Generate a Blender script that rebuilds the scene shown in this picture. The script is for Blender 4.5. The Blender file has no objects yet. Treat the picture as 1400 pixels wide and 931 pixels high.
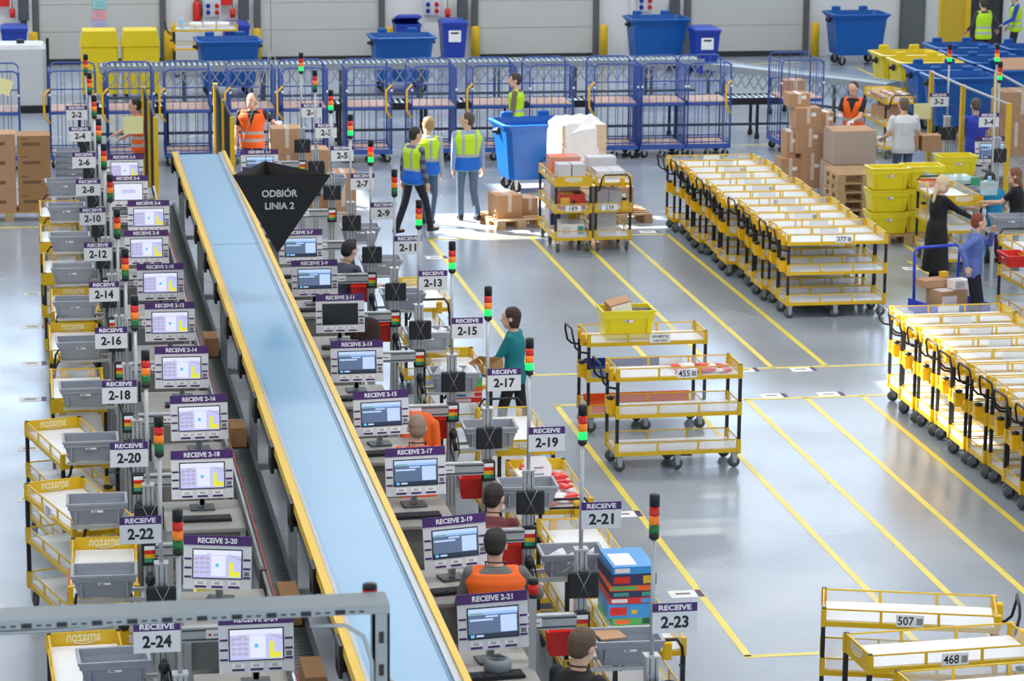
import bpy, math, random
from mathutils import Vector, Matrix
random.seed(7)
S = bpy.context.scene
COL = S.collection
PI = math.pi
def V(*a): return Vector(a)
def rad(d): return d * PI / 180.0

# ---------------------------------------------------------------- camera
IMG_W, IMG_H, FPX = 1400.0, 931.0, 3950.0
CAM_H = 8.2
_c = (IMG_W / 2, IMG_H / 2)
_fw = Vector((17 - _c[0], -420 - _c[1], FPX)).normalized()           # where the lanes run to, in lens axes
_rt = Vector((24700 - _c[0], -204 - _c[1], FPX)).normalized()
_rt = (_rt - _fw * _rt.dot(_fw)).normalized()
_up = _rt.cross(_fw)
ROWS = [Vector((_rt[i], _fw[i], _up[i])) for i in range(3)]           # lens x, y (down), z (forward) in world axes
cam = bpy.data.objects.new('camera', bpy.data.cameras.new('camera'))
COL.objects.link(cam)
M = Matrix.Identity(4)
for r in range(3):
    M[r][0], M[r][1], M[r][2] = ROWS[0][r], -ROWS[1][r], -ROWS[2][r]
M[2][3] = CAM_H
cam.matrix_world = M
cam.data.sensor_width = 36.0
cam.data.lens = 36.0 * FPX / IMG_W
cam.data.clip_end = 400
cam.data.dof.use_dof = True
cam.data.dof.focus_distance = 25.0
cam.data.dof.aperture_fstop = 5.0
S.camera = cam
def at(px, py, z=0.0):
    """world point at height z that a photograph pixel shows"""
    v = Vector(((px - _c[0]) / FPX, (py - _c[1]) / FPX, 1.0))
    d = ROWS[0] * v.x + ROWS[1] * v.y + ROWS[2] * v.z
    t = (z - CAM_H) / d.z
    return Vector((d.x * t, d.y * t, z))

# ---------------------------------------------------------------- light
S.view_settings.view_transform = 'Standard'
S.view_settings.look = 'None'
S.view_settings.gamma = 1.0
S.view_settings.use_curve_mapping = False
S.view_settings.exposure = -0.03
w = bpy.data.worlds.new('daylight'); S.world = w; w.use_nodes = True
bg = w.node_tree.nodes['Background']
bg.inputs[0].default_value = (0.80, 0.90, 1.0, 1); bg.inputs[1].default_value = 1.2
sun = bpy.data.objects.new('sun', bpy.data.lights.new('sun', 'SUN')); COL.objects.link(sun)
sun.data.energy = 24.0; sun.data.angle = rad(0.6); sun.data.color = (1.0, 0.95, 0.86)
SUN_AZ, SUN_EL = rad(-52), rad(38)            # the sun stands behind the back wall, to the left
SUN_DIR = Vector((-math.cos(SUN_EL) * math.sin(-SUN_AZ), math.cos(SUN_EL) * math.cos(SUN_AZ), math.sin(SUN_EL)))
sun.rotation_euler = SUN_DIR.to_track_quat('Z', 'Y').to_euler()
def area(name, loc, sx, sy, power, color=(1, 0.97, 0.93), rot=(0, 0, 0)):
    l = bpy.data.lights.new(name, 'AREA'); l.shape = 'RECTANGLE'; l.size = sx; l.size_y = sy
    l.energy = power; l.color = color
    o = bpy.data.objects.new(name, l); COL.objects.link(o); o.location = loc; o.rotation_euler = rot
    return o
CEIL = 11.0
for gx in (-3, 6.5, 16):
    for gy in (20, 33, 46, 59):
        area('high_bay_light', (gx, gy, CEIL - 0.3), 5.0, 1.2, 400)

# ---------------------------------------------------------------- materials
MATS = {}
def mat(name, col, rough=0.5, metal=0.0, emit=0.0, vary=0.06, scale=6.0, coat=0.0, alpha=1.0, trans=0.0, bump=0.0):
    if name in MATS: return MATS[name]
    m = bpy.data.materials.new(name); m.use_nodes = True
    nt = m.node_tree; b = nt.nodes['Principled BSDF']
    c = tuple((x / 12.92 if x <= 0.04045 else ((x + 0.055) / 1.055) ** 2.4) for x in [k / 255 for k in col])
    b.inputs['Roughness'].default_value = rough; b.inputs['Metallic'].default_value = metal
    if coat: b.inputs['Coat Weight'].default_value = coat; b.inputs['Coat Roughness'].default_value = 0.1
    if trans: b.inputs['Transmission Weight'].default_value = trans
    if alpha < 1: b.inputs['Alpha'].default_value = alpha
    if emit:
        b.inputs['Emission Color'].default_value = (*c, 1); b.inputs['Emission Strength'].default_value = emit
        b.inputs['Base Color'].default_value = (*[x * 0.08 for x in c], 1)
    elif vary:
        tc = nt.nodes.new('ShaderNodeTexCoord'); nz = nt.nodes.new('ShaderNodeTexNoise')
        nz.inputs['Scale'].default_value = scale; nz.inputs['Detail'].default_value = 2
        mx = nt.nodes.new('ShaderNodeMix'); mx.data_type = 'RGBA'
        mx.inputs[6].default_value = (*[x * (1 - vary) for x in c], 1)
        mx.inputs[7].default_value = (*[min(1, x * (1 + vary)) for x in c], 1)
        nt.links.new(tc.outputs['Object'], nz.inputs['Vector']); nt.links.new(nz.outputs[0], mx.inputs[0])
        nt.links.new(mx.outputs[2], b.inputs['Base Color'])
        if bump:
            bp = nt.nodes.new('ShaderNodeBump'); bp.inputs['Strength'].default_value = bump
            nt.links.new(nz.outputs[0], bp.inputs['Height']); nt.links.new(bp.outputs[0], b.inputs['Normal'])
    else:
        b.inputs['Base Color'].default_value = (*c, 1)
    MATS[name] = m
    return m
YEL = mat('yellow_paint', (226, 184, 22), 0.4)
YELP = mat('yellow_plastic', (243, 224, 30), 0.4, coat=0.2)
YELO = mat('deep_yellow_plastic', (244, 190, 14), 0.4)
BLK = mat('black_paint', (24, 25, 30), 0.45)
RUB = mat('grey_rubber', (88, 94, 96), 0.55)
RUBD = mat('dark_rubber', (40, 42, 44), 0.6)
WHT = mat('white_laminate', (240, 241, 244), 0.32)
PAP = mat('white_paper', (246, 246, 246), 0.7, vary=0.02)
PUR = mat('purple_print', (74, 32, 106), 0.5)
INK = mat('black_ink', (30, 30, 36), 0.6)
ALU = mat('aluminium', (186, 188, 190), 0.38, 0.35)
STL = mat('zinc_steel', (170, 176, 180), 0.35, 0.6)
GREYT = mat('grey_tote_plastic', (156, 161, 171), 0.45)
GREYP = mat('grey_painted_steel', (150, 157, 160), 0.45)
DGR = mat('dark_grey_steel', (78, 84, 90), 0.5)
CARD = mat('cardboard', (190, 148, 112), 0.8)
CARDD = mat('brown_cardboard', (170, 128, 84), 0.8)
TAPE = mat('packing_tape', (222, 205, 188), 0.25)
WOOD = mat('pallet_wood', (196, 162, 122), 0.8, scale=20, vary=0.15)
PLY = mat('plywood_deck', (212, 178, 156), 0.6)
RED = mat('red_plastic', (220, 38, 26), 0.4)
BLUC = mat('roll_cage_blue', (52, 86, 166), 0.4)
BLUB = mat('blue_bin_plastic', (0, 88, 168), 0.38)
BLUD = mat('navy_bin_plastic', (28, 62, 168), 0.4)
ORG = mat('orange_plastic', (255, 110, 40), 0.45)
CLR = mat('clear_acrylic', (235, 240, 245), 0.08, alpha=0.16, vary=0)
LRED = mat('red_lens', (205, 26, 16), 0.25, vary=0.02)
LAMB = mat('amber_lens', (250, 130, 10), 0.25, vary=0.02)
LGRN = mat('green_lens_off', (8, 108, 48), 0.25, vary=0.02)
LREDON = mat('red_lens_lit', (255, 40, 20), 0.3, emit=1.1)
LAMBON = mat('amber_lens_lit', (255, 150, 30), 0.3, emit=0.9)
LGRNON = mat('green_lens_lit', (20, 255, 110), 0.3, emit=1.3)

# ---------------------------------------------------------------- geometry helpers
class MB:
    def __init__(s): s.v = []; s.f = []; s.m = []; s.mats = []; s.sm = []
    def mi(s, m):
        if m not in s.mats: s.mats.append(m)
        return s.mats.index(m)
    def add(s, vs, fs, m, smooth=False):
        n = len(s.v); k = s.mi(m)
        s.v.extend([Vector(p) for p in vs])
        for f in fs: s.f.append([i + n for i in f]); s.m.append(k); s.sm.append(smooth)
        return s
    def bx(s, x0, x1, y0, y1, z0, z1, m, T=None):
        vs = [V(x, y, z) for x in (x0, x1) for y in (y0, y1) for z in (z0, z1)]
        if T: vs = [T @ p for p in vs]
        return s.add(vs, [(0, 1, 3, 2), (4, 6, 7, 5), (0, 4, 5, 1), (2, 3, 7, 6), (0, 2, 6, 4), (1, 5, 7, 3)], m)
    def box(s, c, d, m, T=None):
        return s.bx(c[0] - d[0] / 2, c[0] + d[0] / 2, c[1] - d[1] / 2, c[1] + d[1] / 2, c[2] - d[2] / 2, c[2] + d[2] / 2, m, T)
    def rbox(s, x0, x1, y0, y1, z0, z1, m, b=0.01):
        """box with chamfered vertical edges and top"""
        P = lambda i: [(x0 + i + b, y0 + i), (x1 - i - b, y0 + i), (x1 - i, y0 + i + b), (x1 - i, y1 - i - b), (x1 - i - b, y1 - i), (x0 + i + b, y1 - i), (x0 + i, y1 - i - b), (x0 + i, y0 + i + b)]
        vs = [V(x, y, z0) for x, y in P(0)] + [V(x, y, z1 - b) for x, y in P(0)] + [V(x, y, z1) for x, y in P(b * 0.7)]
        fs = [tuple(range(7, -1, -1)), tuple(range(16, 24))]
        for k in (0, 8):
            for i in range(8): j = (i + 1) % 8; fs.append((k + i, k + j, k + 8 + j, k + 8 + i))
        return s.add(vs, fs, m)
    def bar(s, a, b, w, m, h=None):
        """square bar from a to b"""
        a, b = Vector(a), Vector(b); d = (b - a).normalized(); h = h or w
        u = d.cross(V(0, 0, 1)) if abs(d.z) < 0.95 else d.cross(V(0, 1, 0))
        u.normalize(); q = u.cross(d)
        vs = [p + u * (i * w / 2) + q * (j * h / 2) for p in (a, b) for i, j in ((-1, -1), (1, -1), (1, 1), (-1, 1))]
        return s.add(vs, [(3, 2, 1, 0), (4, 5, 6, 7), (0, 1, 5, 4), (1, 2, 6, 5), (2, 3, 7, 6), (3, 0, 4, 7)], m)
    def rings(s, rs, m, cap=True, smooth=True):
        n = len(rs[0]); vs = [p for r in rs for p in r]; fs = []
        for k in range(len(rs) - 1):
            for i in range(n):
                j = (i + 1) % n; fs.append((k * n + i, k * n + j, (k + 1) * n + j, (k + 1) * n + i))
        s.add(vs, fs, m, smooth)
        if cap:
            b = len(s.v) - len(vs); k = s.mi(m)
            s.f.append([b + i for i in range(n - 1, -1, -1)]); s.m.append(k); s.sm.append(False)
            s.f.append([b + (len(rs) - 1) * n + i for i in range(n)]); s.m.append(k); s.sm.append(False)
        return s
    def cyl(s, a, b, r, m, n=12, r2=None, cap=True):
        a, b = Vector(a), Vector(b); d = (b - a).normalized()
        u = d.cross(V(0, 0, 1)) if abs(d.z) < 0.95 else V(1, 0, 0)
        u.normalize(); q = d.cross(u); r2 = r if r2 is None else r2
        R = lambda p, k: [p + (u * math.cos(2 * PI * i / n) + q * math.sin(2 * PI * i / n)) * k for i in range(n)]
        return s.rings([R(a, r), R(b, r2)], m, cap)
    def tube(s, pts, r, m, n=8, closed=False):
        pts = [Vector(p) for p in pts]; rs = []; N = len(pts); u = None
        for i, p in enumerate(pts):
            a = pts[i - 1] if (i or closed) else p; b = pts[(i + 1) % N] if (i < N - 1 or closed) else p
            d = (b - a).normalized()
            if u is None: u = d.cross(V(0, 0, 1)) if abs(d.z) < 0.95 else d.cross(V(0, 1, 0))
            u = (u - d * u.dot(d)); u.normalize(); q = d.cross(u)
            rs.append([p + (u * math.cos(2 * PI * k / n) + q * math.sin(2 * PI * k / n)) * r for k in range(n)])
        if closed: rs.append(rs[0])
        return s.rings(rs, m, not closed)
    def lathe(s, prof, m, c=(0, 0, 0), n=16, axis='Z', cap=True):
        c = Vector(c); rs = []
        for r, h in prof:
            ring = []
            for i in range(n):
                x, y = r * math.cos(2 * PI * i / n), r * math.sin(2 * PI * i / n)
                ring.append(c + (V(x, y, h) if axis == 'Z' else V(h, x, y) if axis == 'X' else V(y, h, x)))
            rs.append(ring)
        return s.rings(rs, m, cap)
    def ell(s, c, r, m, n=12, T=None):
        c = Vector(c); rs = []
        for k in range(1, n // 2):
            a = PI * k / (n // 2) - PI / 2
            ring = [V(r[0] * math.cos(a) * math.cos(2 * PI * i / n), r[1] * math.cos(a) * math.sin(2 * PI * i / n), r[2] * math.sin(a)) for i in range(n)]
            rs.append([c + (T @ p if T else p) for p in ring])
        return s.rings(rs, m, True)
    def prism(s, poly, a, b, m, T=None):
        """polygon of (x, z) swept from y=a to y=b"""
        n = len(poly); vs = [V(x, a, z) for x, z in poly] + [V(x, b, z) for x, z in poly]
        if T: vs = [T @ p for p in vs]
        fs = [tuple(range(n)), tuple(range(2 * n - 1, n - 1, -1))]
        for i in range(n): j = (i + 1) % n; fs.append((j, i, n + i, n + j))
        return s.add(vs, fs, m)
    def quad(s, p, m): return s.add(p, [(0, 1, 2, 3)], m)
    def mesh(s, me, m, T):
        return s.add([T @ v.co for v in me.vertices], [tuple(p.vertices) for p in me.polygons], m)
    def xf(s, T): s.v = [T @ p for p in s.v]; return s
    def data(s, name):
        me = bpy.data.meshes.new(name); me.from_pydata([tuple(p) for p in s.v], [], s.f)
        for m in s.mats: me.materials.append(m)
        me.polygons.foreach_set('material_index', s.m); me.polygons.foreach_set('use_smooth', s.sm)
        me.update(); return me
    def build(s, name, parent=None, label=None, loc=None):
        o = bpy.data.objects.new(name, s.data(name)); COL.objects.link(o)
        if parent: o.parent = parent
        if label: o['label'] = label
        if loc is not None: o.location = loc
        return o
def T_(loc=(0, 0, 0), rz=0.0, rx=0.0, ry=0.0, sc=1.0):
    return Matrix.Translation(Vector(loc)) @ Matrix.Rotation(rz, 4, 'Z') @ Matrix.Rotation(ry, 4, 'Y') @ Matrix.Rotation(rx, 4, 'X') @ Matrix.Scale(sc, 4)
def tag(o, label, cat, group=None, kind=None):
    if label: o['label'] = label
    if cat: o['category'] = cat
    if group: o['group'] = group
    if kind: o['kind'] = kind
    return o
def thing(name, label, cat, loc=(0, 0, 0), rz=0.0, group=None):
    o = bpy.data.objects.new(name, None); COL.objects.link(o); o.empty_display_size = 0.1
    o.location = loc; o.rotation_euler = (0, 0, rz)
    return tag(o, label, cat, group)
def struct(mb, name):
    o = mb.build(name); o['kind'] = 'structure'; return o
def kids(o): return [c for c in bpy.data.objects if c.parent == o]
KID = {}
def dup(root, loc, rz=None, label=None, group=None, name=None):
    """a copy of a thing with copies of its parts and sub-parts"""
    r = root.copy(); COL.objects.link(r); r.location = loc
    if rz is not None: r.rotation_euler = (0, 0, rz)
    if label: r['label'] = label
    if group: r['group'] = group
    if root.name not in KID: KID[root.name] = [(c, kids(c)) for c in kids(root)]
    for ch, gs in KID[root.name]:
        c = ch.copy(); COL.objects.link(c); c.parent = r
        for g in gs:
            d = g.copy(); COL.objects.link(d); d.parent = c
    return r
FONTM = {}
def text_mesh(body, bold=0.0):
    k = (body, bold)
    if k in FONTM: return FONTM[k]
    cu = bpy.data.curves.new('lettering', 'FONT'); cu.body = body; cu.align_x = 'CENTER'; cu.align_y = 'CENTER'
    cu.size = 1.0; cu.offset = bold; cu.resolution_u = 3
    o = bpy.data.objects.new('lettering', cu); COL.objects.link(o)
    dg = bpy.context.evaluated_depsgraph_get()
    me = bpy.data.meshes.new_from_object(o.evaluated_get(dg))
    bpy.data.objects.remove(o); bpy.data.curves.remove(cu)
    if me.vertices:
        xs = [v.co.x for v in me.vertices]; ys = [v.co.y for v in me.vertices]
        w_, h_ = max(xs) - min(xs), max(ys) - min(ys)
        cx, cy = (max(xs) + min(xs)) / 2, (max(ys) + min(ys)) / 2
        for v in me.vertices: v.co = V(v.co.x - cx, v.co.y - cy, 0)
        FONTM[k] = (me, w_, h_)
    return FONTM[k]
def letter(mb, body, c, width, m, height=None, bold=0.02, mirror=False, T=None):
    """flat lettering in the xz plane at c, facing -y, fitted to a width (and height)"""
    me, w_, h_ = text_mesh(body, bold); sx = width / w_; sz = height / h_ if height else sx
    B = Matrix(((sx * (-1 if mirror else 1), 0, 0, c[0]), (0, 0, 0, c[1]), (0, sz, 0, c[2]), (0, 0, 0, 1)))
    mb.mesh(me, m, (T @ B) if T else B)
    return mb
# ================================================================ the setting
def aty(px, py, Y):
    v = Vector(((px - _c[0]) / FPX, (py - _c[1]) / FPX, 1.0))
    d = ROWS[0] * v.x + ROWS[1] * v.y + ROWS[2] * v.z
    t = Y / d.y
    return Vector((d.x * t, Y, CAM_H + d.z * t))
# floor
fm = bpy.data.materials.new('polished_concrete'); fm.use_nodes = True
nt = fm.node_tree; b = nt.nodes['Principled BSDF']
tc = nt.nodes.new('ShaderNodeTexCoord')
n1 = nt.nodes.new('ShaderNodeTexNoise'); n1.inputs['Scale'].default_value = 0.35; n1.inputs['Detail'].default_value = 6
n2 = nt.nodes.new('ShaderNodeTexNoise'); n2.inputs['Scale'].default_value = 0.7; n2.inputs['Detail'].default_value = 2
cr = nt.nodes.new('ShaderNodeValToRGB')
cr.color_ramp.elements[0].position = 0.3; cr.color_ramp.elements[0].color = (0.278, 0.322, 0.380, 1)
cr.color_ramp.elements[1].position = 0.72; cr.color_ramp.elements[1].color = (0.350, 0.400, 0.462, 1)
rr = nt.nodes.new('ShaderNodeMapRange'); rr.inputs[1].default_value = 0.3; rr.inputs[2].default_value = 0.7; rr.inputs[3].default_value = 0.16; rr.inputs[4].default_value = 0.3
for n in (n1, n2): nt.links.new(tc.outputs['Object'], n.inputs['Vector'])
nt.links.new(n1.outputs[0], cr.inputs[0]); nt.links.new(cr.outputs[0], b.inputs['Base Color'])
nt.links.new(n2.outputs[0], rr.inputs[0]); nt.links.new(rr.outputs[0], b.inputs['Roughness'])
b.inputs['Specular IOR Level'].default_value = 0.5
f = MB(); f.bx(-14, 34, 8, 70, -0.2, 0, fm); floor = struct(f, 'floor')
TAPEY = mat('floor_tape_yellow', (240, 220, 92), 0.4, vary=0.08, scale=3)
def line(x0, y0, x1, y1, wd=0.07):
    a, b_ = V(x0, y0, 0.001), V(x1, y1, 0.001); d = (b_ - a).normalized(); n = V(-d.y, d.x, 0) * wd / 2
    m = MB(); q = [a - n, b_ - n, b_ + n, a + n]
    m.add(q + [p + V(0, 0, 0.0015) for p in q], [(3, 2, 1, 0), (4, 5, 6, 7), (0, 1, 5, 4), (1, 2, 6, 5), (2, 3, 7, 6), (3, 0, 4, 7)], TAPEY)
    return m.build('lane_line', floor)
LX = (6.13, 7.72, 8.45, 9.18, 9.88)
for x in LX:
    line(x, 23.45, x, 32.73); line(x, 34.31, x, 43.55)
line(LX[0] - .03, 43.55, 9.9, 43.55); line(LX[0] - .03, 34.31, 12.2, 34.31); line(LX[0] - .03, 32.73, 12.2, 32.73); line(LX[0] - .03, 23.45, 12.2, 23.45)
for (ax, ay), (bx_, by) in (((690, 213), (860, 211)), ((1010, 199), (1062, 197)), ((1236, 334), (1268, 356)), ((1242, 357), (1278, 379)), ((1010, 214), (1040, 214)), ((1170, 92), (1214, 112)), ((1018, 88), (1095, 84))):
    p, q = at(ax, ay), at(bx_, by); line(p.x, p.y, q.x, q.y, 0.07)
line(-0.55, 45.35, 0.2, 45.35); line(-0.55, 45.35, -0.55, 47.2)

# walls, ceiling
WALLM = mat('white_wall_panel', (226, 227, 226), 0.6, vary=0.02, scale=1)
DOORM = mat('grey_dock_door', (196, 197, 192), 0.55, vary=0.03, scale=2)
WY = 66.0
def wx(px): return aty(px, 60, WY).x
wins = [(-11, -7), (-6, 1.0), (7.5, 10.5), (15.5, 23.0)]
mw = MB()
mw.bx(-14, 34, WY, WY + .3, 0, 4.6, WALLM)
mw.bx(-14, 34, WY, WY + .3, 10.2, CEIL, WALLM)
xs = [-14] + [v for p in wins for v in p] + [34]
for i in range(0, len(xs), 2): mw.bx(xs[i], xs[i + 1], WY, WY + .3, 4.6, 10.2, WALLM)
struct(mw, 'wall_back')
PANE = mat('daylit_window_pane', (205, 228, 255), 0.2, emit=5.0)
FRM = mat('window_frame_grey', (180, 184, 188), 0.5)
for i, (a, b_) in enumerate(wins):
    w_ = MB(); w_.bx(a, b_, WY + .1, WY + .14, 4.6, 10.2, PANE); wo = struct(w_, 'window_%d' % (i + 1))
    fr = MB(); n = max(2, round((b_ - a) / 1.6))
    for k in range(n + 1): x = a + (b_ - a) * k / n; fr.bx(x - .05, x + .05, WY + .02, WY + .1, 4.6, 10.2, FRM)
    for z in (4.65, 7.4, 10.15): fr.bx(a, b_, WY + .03, WY + .095, z - .05, z + .05, FRM)
    fr.build('window_frame', wo)
ml = MB(); ml.bx(-14.3, -14, 8, 70, 0, CEIL, WALLM); struct(ml, 'wall_left')
# roof with rooflights; each lets the sun fall on one place of the floor
SH = SUN_DIR * (CEIL / SUN_DIR.z)
patches = [(6.35, 8.05, 43.45, 45.75), (9.15, 10.1, 44.1, 45.9), (10.3, 11.35, 29.2, 33.4), (3.9, 5.6, 46.0, 49.3), (7.9, 9.9, 46.2, 48.6)]
holes = [(a + SH.x, b_ + SH.x, c + SH.y, d + SH.y) for a, b_, c, d in patches]
X = sorted({-14.0, 34.0, *[h[0] for h in holes], *[h[1] for h in holes]}); Y = sorted({8.0, 70.0, *[h[2] for h in holes], *[h[3] for h in holes]})
mc = MB(); CEILM = mat('white_roof_lining', (228, 230, 232), 0.7, vary=0.02)
for i in range(len(X) - 1):
    for j in range(len(Y) - 1):
        cx_, cy_ = (X[i] + X[i + 1]) / 2, (Y[j] + Y[j + 1]) / 2
        if any(h[0] < cx_ < h[1] and h[2] < cy_ < h[3] for h in holes): continue
        mc.quad([V(X[i], Y[j], CEIL), V(X[i], Y[j + 1], CEIL), V(X[i + 1], Y[j + 1], CEIL), V(X[i + 1], Y[j], CEIL)], CEILM)
struct(mc, 'ceiling')

# dock doors with their dark guides
SEAL = mat('black_door_seal', (46, 46, 48), 0.7); GUIDE = mat('dark_door_guide', (92, 94, 96), 0.5)
JOINT = mat('door_joint_grey', (120, 121, 118), 0.7)  # darker grey of the joints between the door panels
def dock_door(i, p0, p1, m=DOORM):
    x0, x1 = wx(p0), wx(p1)
    d = MB()
    for k in range(8):
        d.bx(x0, x1, WY - .10, WY - .04, .12 + k * .62, .12 + k * .62 + .612, m)
    d.bx(x0, x1, WY - .06, WY - .04, .1, 5.0, JOINT)
    o = struct(d, 'door_%d' % i)
    s = MB(); s.bx(x0 - .05, x1 + .05, WY - .12, WY - .03, 0, .13, SEAL); s.build('bottom_seal', o)
    g = MB()
    for x in (x0, x1): g.bx(x - .07, x + .07, WY - .16, WY - .02, 0, 5, GUIDE)
    g.build('door_guide', o)
    return o
for i, (a, b_) in enumerate(((50, 223), (352, 521), (648, 813), (938, 1099)), 1): dock_door(i, a, b_)
GD = mat('dark_grey_door', (100, 106, 108), 0.5)
d = MB(); x0, x1 = wx(1228), wx(1262); d.bx(x0, x1, WY - .09, WY - .02, 0, 4.2, GD)
d.bx(x0 + .05, x1 - .05, WY - .11, WY - .09, .1, 1.6, GD); d.bx(x0 + .05, x1 - .05, WY - .11, WY - .09, 1.75, 4.0, GD); struct(d, 'door_5')
d = MB(); x0, x1 = wx(1285), wx(1368); d.bx(x0, x1, WY - .06, WY - .01, 0, 4.6, mat('dark_opening', (44, 44, 48), 0.8)); d.bx(x0 + .1, x1 - .1, WY - .1, WY - .06, .2, 4.0, mat('dark_opening_inner', (52, 50, 54), 0.6)); struct(d, 'door_6')  # flat dark panels, their colour standing in for the unlit depth of an opening
# white pilasters
m = MB()
for p0, p1 in ((26, 45), (277, 302), (578, 600), (860, 886)):
    m.bx(wx(p0), wx(p1), WY - .14, WY - .001, 0, 4.6, WALLM)
struct(m, 'trim_1')
# bollards
def bollard(px, top, lab):
    p = V(wx(px), WY - .45, 0); h = aty(px, top, WY - .45).z
    t = thing('bollard', lab, 'bollard', p, group='yellow bollards by the dock doors')
    MB().lathe([(.10, 0.012), (.10, h - .03), (.08, h), (.01, h + .005)], YEL, n=14).build('post', t)
    MB().bx(-.15, .15, -.15, .15, 0, .012, GREYP).build('base_plate', t)
for px, top, lab in ((46, 44, 'yellow bollard left of the first dock door, behind the white tank'), (229, 42, 'yellow bollard at the right edge of the first dock door'),
                     (349, 39, 'yellow bollard behind the wheeled bin, left edge of the second dock door'), (528, 37, 'yellow bollard mostly hidden by the wheeled bin, right edge of the second dock door'),
                     (646, 36, 'yellow bollard beside the narrow navy bin, left edge of the third dock door'), (820, 34, 'yellow bollard at the right edge of the third dock door'),
                     (1107, 31, 'yellow bollard left of the blue wheeled bin that stands alone')):
    bollard(px, top, lab)
# things on the wall
def socket_box(px, py, lab):
    p = aty(px, py, WY - .15)
    t = thing('socket_box', lab, 'electrical box', p, group='socket boxes on the wall pillars')
    MB().rbox(-.19, .19, -.12, 0, -.2, .2, mat('light_grey_plastic', (210, 214, 220), .4), .02).build('housing', t)
    for x, c in ((-.1, BLUD), (.1, RED)):
        for z in (.06, -.09): MB().cyl((x, -.12, z), (x, -.17, z - .02), .05, c, 10).build('socket', t)
for px, py, lab in ((290, 10, 'grey socket box with blue and red sockets, beside the fire extinguisher'), (590, 8, 'grey socket box above the narrow navy bin'), (881, 3, 'grey socket box above the tall blue wheeled bin')):
    socket_box(px, py, lab)
p = aty(269, 14, WY - .12)
t = thing('fire_extinguisher', 'red fire extinguisher hanging on the white back wall', 'fire extinguisher', p)
MB().lathe([(.0, -.25), (.085, -.24), (.09, -.2), (.09, .12), (.06, .2), (.03, .23)], RED, n=14).build('cylinder', t)
MB().cyl((0, 0, .22), (0, 0, .30), .025, BLK).bx(-.02, .09, -.02, .02, .28, .31, BLK).build('valve', t)
MB().tube([(0, -.02, .26), (.1, -.03, .2), (.12, -.03, 0), (.1, -.04, -.15)], .012, BLK).build('hose', t)
for px, lab in ((17, 'small red extension outlet hanging on a cord at the left wall pillar'), (318, 'small red extension outlet hanging on a cord above the trolley by the wall'), (612, 'small red extension outlet hanging above the narrow navy bin')):
    p = aty(px, 18, WY - .2)
    t = thing('hanging_outlet', lab, 'electrical outlet', p, group='hanging outlets at the wall')
    MB().tube([(0, .02, .1), (0, .05, .6), (0, .1, 1.5)], .008, BLK).build('cord', t)
    MB().cyl((0, 0, -.1), (0, 0, .1), .06, RED, 10).build('socket', t)
for px, lab in ((32, 'grey electric door motor at the left edge of the first dock door'), (333, 'grey electric door motor at the left edge of the second dock door'), (632, 'grey electric door motor at the left edge of the third dock door'), (922, 'grey electric door motor above the tall blue wheeled bin')):
    p = aty(px, 12, WY - .2)
    t = thing('door_motor', lab, 'motor', p, group='door motors at the dock doors')
    MB().rbox(-.12, .12, -.1, .05, -.25, .3, DGR, .02).build('housing', t)
    MB().cyl((0, -.05, -.25), (0, -.05, -.33), .07, BLK).build('shaft', t)
for px, cl, lab in ((136, (150, 214, 214), 'turquoise'), (136, (240, 172, 178), 'pink'), (136, (190, 184, 226), 'lilac')):
    y = {'turquoise': 6, 'pink': 20.5, 'lilac': 34}[lab]
    p = aty(px, y, WY - .115)
    m = MB(); m.box((0, 0, 0), (.3, .01, .21), mat(lab + '_paper', cl, .7, vary=.02))
    for k in range(3): m.bx(-.1, .06 + .03 * k, -.008, -.006, .05 - k * .05, .06 - k * .05, mat('faint_print', (130, 130, 150), .7))
    tag(m.build('notice_sheet', loc=p), lab + ' paper notice taped on the first dock door', 'notice', 'notices on the dock door')
for px, py, lab in ((4, 3, 'red wall sign at the top left corner'), (309, 1, 'red fire sign on the pillar beside the socket box')):
    p = aty(px, py, WY - .16); m = MB(); m.box((0, 0, 0), (.3, .012, .2), RED); tag(m.build('wall_sign', loc=p), lab, 'sign')
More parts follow.
